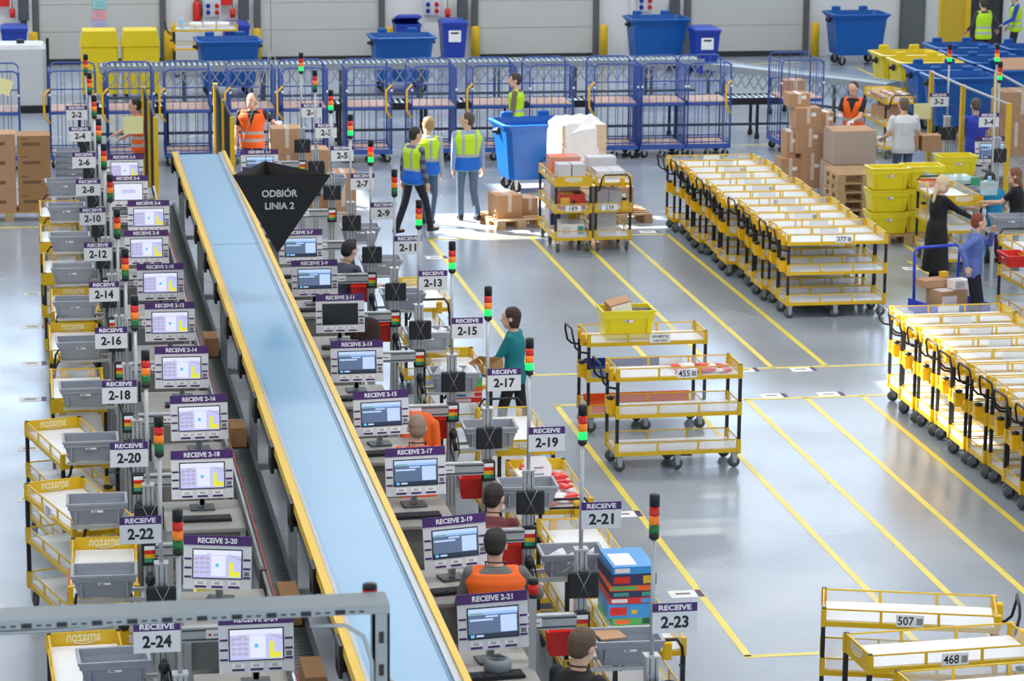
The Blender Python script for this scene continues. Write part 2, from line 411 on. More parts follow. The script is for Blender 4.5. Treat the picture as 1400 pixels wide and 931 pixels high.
# ================================================================ shelf trolleys
TR_L, TR_W = 1.36, 0.53
RAILY = [0.20, 0.62, 1.03]
def caster(mb_f, mb_w, x, y, big=0.065, top=0.19, fm_=None, wm_=None):
    mb_f.bx(x - .035, x + .035, y - .03, y + .03, top - .025, top, fm_ or STL)
    for s in (-1, 1): mb_f.prism([(x - .035, top - .02), (x + .035, top - .02), (x + .022, .055), (x - .012, .055)], y + s * .03 - .004, y + s * .03 + .004, fm_ or STL)
    mb_w.lathe([(.012, -.024), (big * .55, -.022), (big * .6, -.018), (big, -.016), (big, .016), (big * .6, .018), (big * .55, .022), (.012, .024)], wm_ or RUB, (x, y, big + .001), 14, 'Y', False)
def make_trolley(name='shelf_trolley', light=False):
    """long axis x; push handle at -x, solid yellow end board at +x"""
    t = thing(name, 'x', 'trolley')
    L, W = TR_L / 2, TR_W / 2
    for k, z in enumerate(RAILY):
        d = MB(); d.bx(-L + .015, L - .015, -W + .015, W - .015, z + .012, z + .028, WHT); tr = d.build('shelf', t)
        r = MB()
        for y in (-W, W):
            r.bx(-L, L, y - .012, y + .012, z - .02, z + .022, YEL); r.bx(-L, L, y - .006, y + .006, z + .115, z + .127, YEL)
            for x in (-L / 3 - .01, L / 3 - .01): r.bx(x, x + .022, y - .007, y + .007, z + .02, z + .12, YEL)
        for x in (-L, L):
            r.bx(x - .012, x + .012, -W, W, z - .02, z + .022, YEL)
            if not (x > 0 and k == 2): r.bx(x - .006, x + .006, -W, W, z + .115, z + .127, YEL)
            for y in (-W, W): r.bx(x - .022, x + .022, y - .022, y + .022, z - .022, z + .127, YEL)
        r.build('guard_rail', t)
        c = MB()
        for y in (-W, W): c.bx(-L + .03, L - .03, y - .002, y + .002, z + .024, z + .114, CLR)
        c.bx(-L - .002, -L + .002, -W + .03, W - .03, z + .024, z + .114, CLR)
        if k < 2: c.bx(L - .002, L + .002, -W + .03, W - .03, z + .024, z + .114, CLR)
        c.build('clear_panel', t)
    e = MB(); e.bx(L - .004, L + .010, -W + .02, W - .02, 1.05, 1.165, YEL)
    letter(e, 'amazon', (0, 0, 0), .26, WHT, .06, .02, T=T_((L + .0115, 0, 1.115), PI / 2)); 
    letter(e, 'amazon', (0, 0, 0), .26, mat('pale_yellow_print', (246, 232, 180), .5), .06, .02, mirror=True, T=T_((L - .0055, 0, 1.115), -PI / 2))
    for s, q in ((1, .0125), (-1, -.0065)): e.tube([(L + q, -.08 + .16 * i / 6, 1.083 - .016 * math.sin(PI * i / 6)) for i in range(7)], .003, WHT, 5)
    e.build('end_board', t)
    for x in (-L, L):
        for y in (-W, W):
            MB().bx(x - .017, x + .017, y - .017, y + .017, .17, 1.165 if x > 0 else 1.06, BLK).build('post', t)
    for x, y in ((-L + .04, -W + .04), (-L + .04, W - .04), (L - .04, -W + .04), (L - .04, W - .04), (0, -W + .04), (0, W - .04)):
        ff, fw = MB(), MB(); caster(ff, fw, x, y); c_ = ff.build('caster', t); fw.build('wheel', c_)
    MB().bx(-.16, .16, -W + .01, W - .01, .155, .18, BLK).build('axle_plate', t)
    h = MB(); hx = -L - .15
    pts = [(-L, -W + .02, .93), (hx + .05, -W + .02, .95), (hx, -W + .03, 1.0), (hx - .03, -W + .05, 1.14), (hx - .03, -W + .09, 1.2), (hx - .03, W - .09, 1.2), (hx - .03, W - .05, 1.14), (hx, W - .03, 1.0), (hx + .05, W - .02, .95), (-L, W - .02, .93)]
    h.tube(pts, .013, BLK, 7); h.build('push_handle', t)
    b_ = MB()
    b_.rbox(-L - .07, -L - .012, -W + .10, -W + .17, 1.0, 1.14, YELO, .012)
    b_.build('handle_bracket', t); MB().rbox(-L - .045, -L - .01, W - .13, W - .07, 1.02, 1.13, YELO, .01).build('handle_bracket', t)
    q = MB(); q.prism([(-.04, .64), (.04, .64), (.055, .79), (-.055, .79)], -.04, .04, YELO, T_((-L - .055, -W + .11, 0), 0)); qo = q.build('scanner_cup', t)
    MB().lathe([(.0, 0), (.04, .01), (.048, .03), (.0, .045)], BLK, (-L - .055, -W + .11, .79), 10).build('scanner', qo)
    return t
TRO = make_trolley()
CAT = 'trolley'
used = [False]
def number_plate(t, num, z=1.085, x=.08, both=True):
    m = MB(); y = -TR_W / 2 - .014
    m.bx(x - .11, x + .11, y - .004, y, z - .05, z + .05, PAP)
    m.bx(x + .052, x + .1, y - .0055, y - .004, z - .03, z + .025, mat('grey_code_print', (150, 150, 154), .7))
    letter(m, num, (x - .032, y - .005, z), .042 * len(num), INK, .07, .015)
    m.build('number_plate', t)
def back_sheet(t):
    m = MB(); m.bx(-.1, .16, TR_W / 2 + .008, TR_W / 2 + .012, 1.05, 1.155, PAP); m.build('back_label', t)
def put_trolley(loc, rz, label, group, num=None, sheet=True, first=TRO):
    if not used[0]:
        o = first; o.location = loc; o.rotation_euler = (0, 0, rz); used[0] = True
        KID[o.name] = [(c, kids(c)) for c in kids(o)]
        tag(o, label, 'trolley', group)
    else: o = dup(first, loc, rz, label, group)
    if group is None and 'group' in o: del o['group']
    if num: number_plate(o, num)
    if sheet: back_sheet(o)
    return o
ORD = ['first', 'second', 'third', 'fourth', 'fifth', 'sixth', 'seventh', 'eighth', 'ninth', 'tenth', 'eleventh', 'twelfth', 'thirteenth', 'fourteenth']
# far row by the pallets
G1 = 'empty shelf trolleys in the far row'
nums = ['377', '', '21', '336', '', '254', '', '457', '', '', '42', '52', '0']
yy = 37.42
for k in range(12):
    x = 10.80 + (0.03 if k % 3 == 1 else -.05 if k % 3 == 2 else 0) - (.06 if k > 4 else 0)
    lab = 'empty yellow and white shelf trolley numbered 377, front of the far row' if k == 0 else 'empty yellow and white shelf trolley, %s behind the one numbered 377' % ORD[k - 1] if k < 11 else 'empty yellow trolley at the far end of the row headed by 377'
    put_trolley((x, yy, 0), rad((0, .25, -.2)[k % 3]), lab, G1, nums[k] or None)
    yy += .585 if k != 3 else .62
# near row at the right edge
G2 = 'empty shelf trolleys in the near right row'
nums2 = ['', '4', '0', '', '', '25', '', '', '', '', '']
yy = 32.2
for k in range(11):
    lab = 'empty trolley at the far end of the right-hand row, behind trolley 4' if k == 0 else 'empty shelf trolley marked 4, %s from the far end of the right-hand row' % ORD[k] if k == 1 else 'empty yellow and white trolley, %s from the far end of the right-hand row' % ORD[k]
    put_trolley((10.78 + (.03, -.02, 0)[k % 3], yy, 0), rad((.25, 0, -.2)[k % 3]), lab, G2, nums2[k] or None)
    yy -= .62
G3 = 'shelf trolleys standing in the lanes'
t455 = put_trolley((6.90, 29.93, 0), rad(.6), 'yellow trolley numbered 455 with red and white packets on its top shelf', G3, '455')
tblue = put_trolley((6.92, 31.66, 0), rad(.6), 'yellow trolley with a blue middle shelf and orange bottom shelf, carrying a yellow tote', G3)
G4 = 'shelf trolleys at the bottom right corner'
put_trolley((6.88, 21.28, 0), rad(180 - 16), 'empty white and yellow trolley numbered 507 at the bottom right', G4)
put_trolley((6.85, 20.35, 0), rad(180 + 3.5), 'empty white and yellow trolley numbered 468 with its end board showing, before 507', G4)
put_trolley((6.98, 19.45, 0), rad(180 + 5), 'empty yellow and white trolley cut off by the bottom edge, in front of 468', G4)
for o in [o for o in bpy.data.objects if o.parent is None and o.get('group') == G4]:
    n = '507' if '507 at' in o['label'] else '468' if '468 with' in o['label'] else None
    for c in kids(o):
        if c.name.startswith('back_label'): bpy.data.objects.remove(c)
    if n:
        m = MB(); y = TR_W / 2 + .014
        m.bx(-.11, .11, y, y + .004, 1.035, 1.135, PAP); m.bx(-.1, -.052, y + .004, y + .0055, 1.055, 1.11, MATS['grey_code_print'])
        letter(m, n, (0, 0, 0), .126, INK, .07, .015, T=T_((.032, y + .005, 1.085), PI)); m.build('number_plate', o)
# coloured shelf liners of the blue and orange trolley
m = MB(); m.bx(-.63, .3, -.24, .24, .649, .66, BLUD)
m.bx(-.63, .3, -.25, -.245, .66, .76, BLUD).bx(-.63, .3, .245, .25, .66, .76, BLUD).build('blue_liner', tblue, 'blue liner of the middle shelf')
m = MB(); m.bx(-.63, .63, -.24, .24, .229, .24, ORG)
m.bx(-.63, -.05, -.25, -.245, .24, .34, ORG).bx(-.63, .63, .245, .25, .24, .34, ORG).build('orange_liner', tblue, 'orange liner of the bottom shelf')
m = MB(); m.bx(.02, .26, -.30, -.296, 1.04, 1.15, PAP)
letter(m, 'NIEKOMPLETNE', (.14, -.301, 1.115), .19, INK, .03, .012); letter(m, 'ZAMÓWIENIE', (.14, -.301, 1.07), .16, INK, .03, .012)
m.build('paper_notice', tblue, 'white paper notice on the front rail')
# loaded trolleys 189 and 239 seen end-on
G5 = 'loaded trolleys by the big blue bin'
t189 = put_trolley((8.13, 42.93, 0), rad(-90), 'loaded yellow trolley numbered 189 with boxes and a red carton', G5, sheet=False)
t239 = put_trolley((8.75, 42.95, 0), rad(90), 'loaded yellow trolley numbered 239 with its black push handle towards us', G5, sheet=False)
for t, n, T in ((t189, '189', T_((TR_L / 2 + .03, 0, 0), PI / 2)), (t239, '239', T_((-TR_L / 2 - .03, .06, 0), -PI / 2))):
    m = MB(); m.bx(-.12, .12, 0, .004, .63, .72, PAP, T); letter(m, n, (-.0, -.001, .675), .13, INK, .07, .015, T=T); m.build('number_plate', t)
# trolleys along the left line, end-on
G6 = 'trolleys along the left line of stations'
LEFT = [((.36, 20.75), 92, 'b', 'yellow and white trolley behind the grey tote below the RECEIVE 2-24 sign'),
        ((.55, 23.3), 88, 'b', 'yellow trolley with a red flap at its side, behind the tote below RECEIVE 2-22'),
        ((.38, 25.25), 107, 'b', 'slanted yellow trolley marked 131 behind the tote beside RECEIVE 2-22'),
        ((.36, 27.55), 104, 'b', 'slanted yellow trolley behind the tote beside RECEIVE 2-20'),
        ((.47, 29.75), 90, 'h', 'yellow trolley with its black handle away from us, beside RECEIVE 2-18'),
        ((.48, 32.05), 90, 'b', 'yellow trolley with its end board showing, beside RECEIVE 2-16'),
        ((.53, 34.1), 90, 'b', 'yellow trolley behind the tote beside RECEIVE 2-14'),
        ((.46, 36.4), 90, 'h', 'yellow trolley with a red rim box, beside RECEIVE 2-12'),
        ((.44, 38.5), 90, 'h', 'yellow trolley with a black handle and red box, below RECEIVE 2-10'),
        ((.45, 40.4), 90, 'h', 'farthest yellow trolley of the left line, below RECEIVE 2-8')]
LT = []
for (x, y), a, k, lab in LEFT:
    LT.append(put_trolley((x, y, 0), rad(a if k == 'b' else a + 180), lab, G6, sheet=False))
m = MB(); m.bx(-.1, .12, TR_W / 2 + .013, TR_W / 2 + .017, 1.03, 1.12, PAP); letter(m, '131', (0, 0, 0), .12, INK, .07, .015, T=T_((0, TR_W / 2 + .018, 1.075), PI)); m.build('number_plate', LT[2])
MB().prism([(-.32, .72), (.30, .72), (.34, 1.0), (-.34, 1.0)], TR_W / 2 + .02, TR_W / 2 + .035, RED).build('red_flap', LT[1], 'red plastic flap on the side')
# trolleys along the right line
G7 = 'trolleys along the right line of stations'
RIGHT = [((4.62, 21.35), 90, 'b', 'yellow trolley carrying a stack of colourful boxed games below RECEIVE 2-23'),
         ((4.62, 23.35), 90, 'h', 'yellow trolley with papers and its black handle away from us, left of RECEIVE 2-21'),
         ((4.68, 25.35), 90, 'b', 'yellow trolley heaped with red and white packets, left of RECEIVE 2-19'),
         ((4.72, 27.45), 90, 'h', 'yellow trolley with a black handle, behind the tote below the RECEIVE 2-17 sign'),
         ((4.70, 34.2), 90, 'b', 'yellow trolley half hidden behind the tote beside RECEIVE 2-11'),
         ((4.55, 30.2), 90, 'b', 'yellow trolley behind the tote heaped with white bags, left of RECEIVE 2-15')]
RT = []
for (x, y), a, k, lab in RIGHT:
    RT.append(put_trolley((x, y, 0), rad(a if k == 'b' else a + 180), lab, G7, sheet=False))
# trolleys at the packing stations on the right
G8 = 'trolleys by the right-hand stations'
put_trolley((at(1252, 352).x + .28, at(1252, 352).y - .62, 0), rad(-90), 'yellow shelf trolley with a red tray on its side, beside the blonde person', G8, sheet=False)
put_trolley((at(1364, 436).x + .28, at(1364, 436).y - .62, 0), rad(-90), 'yellow shelf trolley with a red tray hung on it, right of the person in blue', G8, sheet=False)
put_trolley((at(1208, 203, .2).x + .28, at(1208, 203, .2).y + .68, 0), rad(90), 'yellow trolley full of parcels, between the yellow wheeled bins and the person in white', G8, sheet=False)
# ================================================================ receive stations
YO = dict(zip(range(1, 24, 2), [44.55, 42.4, 40.2, 37.76, 35.5, 33.18, 31.06, 28.56, 26.25, 23.99, 21.57, 18.94]))
YE = dict(zip(range(2, 25, 2), [44.68, 42.45, 40.0, 37.71, 35.55, 33.2, 30.88, 28.56, 26.23, 23.95, 21.65, 19.02]))
XO, XE = 4.25, .95
K = .9185; ZK = CAM_H * (1 - K)           # the line stands closer and higher than its plan on the floor
FL0, PL0 = -ZK / K, (.35 - ZK) / K       # the floor and the working platform, seen from the line's own zero
def stn(x, y, z=0.0): return V(x * K, y * K, z * K + ZK)
def sc(o): o.scale = (K, K, K); return o
SGN = mat('sign_white_board', (226, 226, 228), .5, vary=.02)
SCL = {c: mat('screen_' + c, rgb, .3, emit=e) for c, rgb, e in (('lavender', (196, 200, 246), .95), ('pale', (226, 230, 252), 1.0), ('shelf', (190, 178, 206), .9), ('yellow', (232, 232, 70), .95), ('cyan', (96, 196, 240), .95),
        ('slate', (96, 116, 150), .9), ('slatedark', (44, 58, 82), .8), ('bluewhite', (190, 214, 255), 1.0), ('sky', (150, 190, 246), 1.0), ('green', (120, 170, 110), .9), ('off', (14, 15, 18), .0))}
SCL['off'] = mat('screen_switched_off', (12, 13, 16), .15)
BEZ = mat('monitor_bezel', (36, 36, 42), .4)
CODEP = mat('barcode_print', (120, 120, 126), .7)
def sign_plate(parent, text, off, z):
    m = MB(); x0 = off - .16; W = .32
    m.bx(x0, x0 + W, -.03, -.024, z - .11, z + .045, SGN); m.bx(x0, x0 + W, -.031, -.023, z + .045, z + .108, PUR)
    letter(m, 'RECEIVE', (off, -.0325, z + .077), .235, WHT, .040, .035)
    letter(m, text, (off, -.0315, z - .03), .2 if len(text) > 3 else .155, INK, .09, .035)
    return m.build('sign_plate', parent)
def light_column(parent, x, top, lit):
    cols = {'R': (LREDON if 'R' in lit else LRED), 'A': (LAMBON if 'A' in lit else LAMB), 'G': (LGRNON if 'G' in lit else LGRN)}
    r = .037; z = top
    MB().lathe([(.0, z), (r * .9, z - .002), (r, z - .012), (r, z - .088), (.0, z - .088)], BLK, (x, 0, 0), 14).build('cap', parent)
    for k, n in (('R', 'red_lens'), ('A', 'amber_lens'), ('G', 'green_lens')):
        zt = z - .09 - .064 * 'RAG'.index(k)
        MB().lathe([(.0, zt), (r, zt), (r, zt - .058), (r * .96, zt - .063), (.0, zt - .063)], cols[k], (x, 0, 0), 14).build(n, parent)
    zb = z - .282
    MB().lathe([(.0, zb), (r, zb), (r, zb - .035), (.02, zb - .05), (.0, zb - .05)], BLK, (x, 0, 0), 14).build('collar', parent)
    return zb - .05
def tower(n, text, X, Y, side, lit, dx=0, zs=1.9, top=2.8, beside='', k1=False):
    FL0 = 0 if k1 else -ZK / K
    t = thing('signal_tower', 'aluminium post with stack light and sign RECEIVE %s%s' % (text, beside), 'signal tower', stn(X, Y), group='signal towers of the receive line')
    if k1: t.location = (X, Y, 0)
    else: sc(t)
    p = MB(); h = 1.62
    p.bx(-.045, .045, -.045, .045, FL0 + 0.012, h, ALU)
    for s in (-1, 1): p.bx(s * .02 - .004, s * .02 + .004, -.0465, -.0455, .02, h - .01, DGR)
    p.build('post', t); MB().bx(-.1, .1, -.1, .1, FL0, FL0 + .012, GREYP).build('base_plate', t); MB().bx(-.055, .055, -.055, .055, h, h + .008, ALU).build('post_cap', t)
    zb = light_column(t, 0, top, lit)
    MB().cyl((0, 0, h), (0, 0, zb + .01), .017, ALU, 10).build('pole', t)
    sign_plate(t, text, side * .155, zs)
    if k1: return t
    a = MB(); s = -side
    a.bx(min(s * .05, s * .52), max(s * .05, s * .52), -.12, -.05, 1.0, 1.12, ALU); a.bx(min(s * .05, s * .52), max(s * .05, s * .52), -.124, -.12, 1.015, 1.03, DGR); a.bx(min(s * .05, s * .52), max(s * .05, s * .52), -.124, -.12, 1.09, 1.105, DGR)
    ao = a.build('arm', t)
    MB().bx(s * .40 - .07, s * .40 + .07, -.127, -.124, 1.03, 1.1, PAP).bx(s * .40 - .05, s * .40 - .03, -.129, -.127, 1.05, 1.07, RED).bx(s * .4 - .01, s * .4 + .05, -.129, -.127, 1.055, 1.065, CODEP).build('arm_label', ao)
    c = MB(); c.rbox(-.065, .065, -.1, -.047, .93, 1.13, BLK, .012)
    for i, cl in enumerate((PAP, RED, YEL, mat('print_green', (50, 150, 110), .5))): c.bx(-.045, .045, -.104, -.1, 1.07 - i * .036, 1.105 - i * .036, cl)
    for i, cl in enumerate((PAP, LRED, LAMB, LGRN)): c.cyl((.03, -.104, 1.088 - i * .036), (.03, -.11, 1.088 - i * .036), .012, cl, 8)
    c.build('button_panel', t)
    b = MB(); q = side
    for y in (.08, .36): b.bx(min(q * .03, q * .62), max(q * .03, q * .62), y - .015, y + .015, .568, .598, ALU)
    b.bx(q * .045 - .02, q * .045 + .02, .0, .40, .533, .568, ALU)
    b.build('tote_bracket', t)
    return t
def display_back(X, Y, z, text, s=1.0):
    t = thing('display_unit', 'black display tied with crossed wires to the post of sign %s' % text, 'display', stn(X, Y - .10, z), group='black displays on the receive posts'); sc(t)
    MB().rbox(-.125, .125, -.035, .0, -.105, .105, BLK, .012).build('housing', t)
    MB().bx(-.03, .03, 0, .055, -.05, .05, DGR).build('mount', t)
    m = MB()
    for a in (-1, 1): m.tube([(-.055 * a, -.036, .108), (.05 * a, -.039, -.107)], .0022, STL, 5)
    m.tube([(-.055, -.036, .108), (-.02, .02, .15)], .0022, STL, 5).tube([(.055, -.036, .108), (.02, .02, .15)], .0022, STL, 5)
    m.build('tie_wire', t)
    return t
def screen_left(m, blank=False):
    W, H = .20, .115
    m.bx(-W, W, -.012, -.008, -H, H, SCL['pale'] if blank else SCL['lavender'])
    if blank:
        m.bx(-.1, .1, -.0135, -.012, -.02, .03, SCL['lavender']); return
    y = -.0135
    m.bx(-.2, .2, y, -.012, .075, .115, SCL['pale']); m.bx(-.05, .07, y, -.012, -.1, .07, SCL['pale'])
    for i in range(4):
        for j in range(3): m.bx(-.19 + j * .045, -.155 + j * .045, y, -.012, -.08 + i * .038, -.058 + i * .038, SCL['shelf'])
    m.prism([(-.2, .02), (-.2, .035), (-.06, .09), (-.06, .08)], y, -.012, SCL['shelf'])
    m.prism([(.2, .03), (.2, .045), (.09, .09), (.09, .08)], y, -.012, SCL['shelf'])
    m.bx(.10, .135, y - .001, -.012, -.105, .02, SCL['yellow']); m.bx(.10, .19, y - .001, -.012, -.105, -.06, SCL['yellow'])
    m.cyl((0, y, -.01), (0, y - .001, -.01), .017, SCL['cyan'], 12)
def screen_right(m):
    W, H = .20, .115; y = -.0135
    m.bx(-W, W, -.012, -.008, -H, H, SCL['slate'])
    m.bx(-.2, .2, y, -.012, .085, .115, SCL['bluewhite']); m.bx(-.2, .2, y, -.012, .066, .085, SCL['sky']); m.bx(-.19, -.08, y - .001, -.012, .07, .08, SCL['green'])
    m.bx(.06, .19, y, -.012, -.075, .055, SCL['bluewhite']); m.bx(-.19, -.0, y, -.012, .02, .035, SCL['bluewhite']); m.bx(-.06, .04, y, -.012, .045, .058, SCL['bluewhite'])
    m.bx(-.2, .2, y, -.012, -.115, -.08, SCL['slatedark']); m.bx(-.185, -.155, y - .001, -.012, -.11, -.086, SCL['cyan']); m.bx(-.14, -.08, y - .001, -.012, -.105, -.09, SCL['bluewhite'])
def monitor(text, X, Y, z, rz, kind, tilt=-9):
    t = thing('monitor', 'monitor in a label board headed RECEIVE %s%s' % (text, {'off': ', its screen black', 'blank': ', its screen pale and empty'}.get(kind, ', screen lit')), 'monitor', stn(X, Y, z), rad(rz), 'monitors of the receive line'); sc(t)
    R = T_((0, 0, 0), 0, rad(tilt))
    h = MB(); h.bx(-.285, .285, -.012, .0, .155, .235, PUR); letter(h, 'RECEIVE ' + text, (.0, -.0135, .195), .33, WHT, .045, .032); h.xf(R).build('header_board', t)
    b = MB(); b.bx(-.285, .285, -.006, .0, -.215, .155, SGN); b.bx(-.21, .21, -.010, -.005, -.125, .125, BEZ)
    for s in (-1, 1):
        for i in range(3): b.bx(s * .247 - .03, s * .247 + .03, -.0085, -.006, .03 - i * .075, .047 - i * .075, PUR)
    b.bx(.225, .268, -.0085, -.006, -.095, -.06, CODEP)
    for i in range(3):
        x = -.14 + i * .14; b.bx(x - .05, x + .05, -.0085, -.006, -.2, -.14, PAP); b.bx(x - .048, x + .048, -.0095, -.0085, -.2, -.182, PUR)
        for j in range(5): b.bx(x - .022 + j * .009, x - .018 + j * .009, -.0095, -.0085, -.172, -.15, CODEP)
    b.xf(R).build('label_board', t)
    s = MB()
    if kind == 'off': s.bx(-.2, .2, -.012, -.008, -.115, .115, SCL['off'])
    elif kind == 'left': screen_left(s)
    elif kind == 'blank': screen_left(s, True)
    else: screen_right(s)
    s.xf(R).build('screen', t)
    MB().bx(-.2, .2, .001, .05, -.13, .13, BEZ).xf(R).build('monitor_back', t)
    d = MB(); d.bx(-.03, .03, .05, .09, -.3, .05, ALU).bx(-.11, .11, -.03, .16, -(z - .835), -(z - .835) + .015, DGR).bx(-.02, .02, .05, .08, -(z - .845), -.2, ALU); d.build('stand', t)
    return t
def keyboard_mesh():
    m = MB(); m.bx(-.22, .22, -.08, .08, 0, .02, BLK)
    kc = mat('key_caps', (52, 53, 58), .5)
    for r in range(5):
        for c in range(18):
            if r == 0 and 4 <= c <= 8: continue
            x = -.21 + c * .0238; y = -.07 + r * .028
            m.bx(x, x + .019, y, y + .022, .02, .027, kc)
    m.bx(-.09, .03, -.07, -.048, .02, .027, kc)
    return m
KB = [None]
def keyboard(text, X, Y, rz=0, z=.836):
    lab = 'black computer keyboard on the bench below the RECEIVE %s monitor' % text
    if KB[0] is None:
        KB[0] = keyboard_mesh().build('keyboard', loc=stn(X, Y, z)); o = sc(KB[0])
    else: o = dup(KB[0], stn(X, Y, z))
    o.rotation_euler = (0, 0, rad(rz)); tag(o, lab, 'keyboard', 'keyboards of the receive line')
BT = mat('bench_top_grey', (158, 156, 150), .45); BTD = mat('bench_side_grey', (128, 128, 124), .5)
def bench(text, X, Y, base=None):
    base = (PL0 if X > 2.6 and X < 6 else FL0) if base is None else base
    t = thing('workbench', 'grey workbench carrying the RECEIVE %s monitor' % text, 'workbench', stn(X, Y), group='workbenches of the receive line'); sc(t)
    MB().rbox(-.36, .36, -.62, .34, .795, .83, BT, .008).build('bench_top', t)
    MB().bx(-.34, .34, -.58, -.565, .45, .795, BTD).build('front_panel', t)
    MB().bx(-.34, .34, -.56, .30, .3, .32, BTD).build('lower_shelf', t)
    for x in (-.33, .33):
        for y in (-.59, .30): MB().bx(x - .025, x + .025, y - .025, y + .025, base, .795, ALU).build('leg', t)
    return t
MON = {2: ('left', 170, 215), 4: ('blank', 175, 244), 6: ('left', 203, 278), 8: ('left', 200, 319), 10: ('left', 219, 365), 12: ('left', 232, 418), 14: ('left', 248, 479), 16: ('left', 272, 546), 18: ('left', 276, 622), 20: ('left', 297, 740), 24: ('left', 350, 847),
       1: ('right', 355, 208), 3: ('right', 0, 0), 5: ('right', 0, 0), 7: ('right', 411, 318), 9: ('right', 430, 360), 11: ('off', 465, 407), 13: ('right', 488, 471), 15: ('right', 521, 540), 17: ('right', 568, 618), 19: ('right', 622, 712), 21: ('right', 674, 818)}
YAW = {20: -14, 19: 12, 21: 7, 15: 6, 17: 4, 18: 0, 16: 2, 14: -3, 12: -1}
LIT = {1: 'G', 3: '', 5: 'G', 7: 'G', 9: 'RG', 11: '', 13: 'G', 15: 'G', 17: 'G', 19: 'G', 21: 'G', 23: ''}
for n in list(range(1, 24, 2)) + list(range(2, 25, 2)):
    odd = n % 2 == 1; Y = (YO if odd else YE)[n]; X = XO if odd else XE; text = '2-%d' % n; side = 1 if odd else -1
    tower(n, text, X, Y, side, LIT.get(n, ''))
    display_back(X, Y, 1.36, text)
    bx_ = 3.43 if odd else 1.52
    if n in MON and MON[n][1]:
        k, px, py = MON[n]
        hz = 1.36; p = at(px, py, hz); X_, Y_ = p.x, p.y
        monitor(text, X_, Y_, hz - .195, YAW.get(n, 0), k); bench(text, bx_, Y_)
        keyboard(text, X_ - (.03 if odd else -.02), Y_ - .33, YAW.get(n, 0) * .7)
    elif n in MON:
        monitor(text, bx_, Y - .25, 1.165, 0, MON[n][0]); bench(text, bx_, Y - .25); keyboard(text, bx_, Y - .58)
# stations of the other line on the right
for text, px, py, lit, sx, sy in (('3-2', 1299, 60, 'G', 1287, 131), ('3-4', 1368, 84, 'G', 1352, 156)):
    p = at(px, py, 2.8); tower(0, text, p.x, p.y, -1, lit, k1=True); o = display_back(p.x, p.y, 1.36, text); o.location = (p.x, p.y - .1, 1.36); o.scale = (1, 1, 1)
p = at(1364, 60, 2.8); t = thing('stack_light', 'stack light with amber and green lit, behind the RECEIVE 3-4 sign', 'stack light', stn(p.x, p.y)); sc(t)
zb = light_column(t, 0, 2.8, 'AG'); MB().cyl((0, 0, FL0 + .01), (0, 0, zb + .01), .017, ALU, 10).build('pole', t); MB().bx(-.1, .1, -.1, .1, FL0, FL0 + .012, GREYP).build('base_plate', t)
p = at(1357, 190, 1.36); o = monitor('3-2', p.x, p.y, 1.165, 0, 'right'); o.location = (p.x, p.y, 1.165); o.scale = (1, 1, 1); o = bench('3-2', p.x, p.y + .2, 0); o.location = (p.x, p.y + .2, 0); o.scale = (1, 1, 1)
# red beacon on a slim post near us
p = at(729, 800, 1.5); t = thing('red_beacon', 'red beacon lamp on a slim post beside the RECEIVE 2-21 monitor', 'beacon', stn(p.x, p.y)); sc(t)
MB().bx(-.025, .025, -.025, .025, PL0 + .012, 1.4, ALU).build('post', t); MB().bx(-.08, .08, -.08, .08, PL0, PL0 + .012, GREYP).build('base_plate', t)
MB().lathe([(.0, 1.40), (.035, 1.40), (.035, 1.43), (.0, 1.43)], BLK, n=14).build('collar', t); MB().lathe([(.0, 1.43), (.042, 1.431), (.042, 1.51), (.0, 1.512)], LRED, n=14).build('red_lens', t); MB().lathe([(.0, 1.512), (.042, 1.513), (.04, 1.55), (.03, 1.56), (.0, 1.56)], BLK, n=14).build('cap', t)
# low steel platform the workers of the right line stand on
t = thing('work_platform', 'low grey steel platform under the workers of the right line', 'platform', (0, 0, 0))
MB().bx(2.78, 3.80, 15, 41.5, .31, .35, mat('platform_grey', (120, 124, 126), .6)).build('deck', t)
for x in (2.82, 3.76):
    for k in range(10): MB().bx(x - .03, x + .03, 15.2 + k * 2.9, 15.26 + k * 2.9, 0, .31, GREYP).build('leg', t)
# grey totes at the posts
def tote_mesh(w=.50, d=.34, h=.20, m=GREYT, rim=.02, taper=.05, lab=True):
    t = MB(); th = .008
    def ring(z, i, o=0): x, y = w / 2 - i + o, d / 2 - i + o; return [V(-x, -y, z), V(x, -y, z), V(x, y, z), V(-x, y, z)]
    t.rings([ring(0, taper), ring(h * .72, .012), ring(h * .72, .0), ring(h - rim, .0), ring(h - rim, -.012), ring(h, -.012), ring(h, .012), ring(h * .72, .02), ring(th, taper + th)], m, True, False)
    for x in (-w * .36, w * .36): t.bx(x - .006, x + .006, -d / 2 - .002, -d / 2 + .03, h * .1, h * .7, m)
    if lab: t.bx(-.05, .05, -d / 2 - .003, -d / 2 + .004, h * .6, h * .69, PAP); t.bx(-.04, .0, -d / 2 - .0045, -d / 2 - .003, h * .62, h * .67, CODEP)
    return t
TOTE = [None]
def tote(loc, label, group, rz=0, first=TOTE, mesh=None, cat='tote', name='grey_tote'):
    if first[0] is None: first[0] = (mesh or tote_mesh()).build(name, loc=loc); o = first[0]
    else: o = dup(first[0], loc)
    o.rotation_euler = (0, 0, rz); tag(o, label, cat, group); return o
TG = 'grey totes at the receive posts'
for n in range(2, 25, 2):
    tote(stn(.57, YE[n] + .23, .60), 'grey tote on the bracket of the post with sign 2-%d' % n, TG, rad((n * 7 % 5) - 2))
for n in range(1, 24, 2):
    if n == 3: continue
    tote(stn(4.68, YO[n] + .23, .60), 'grey tote on the bracket of the post with sign 2-%d' % n, TG, rad((n * 5 % 5) - 2))
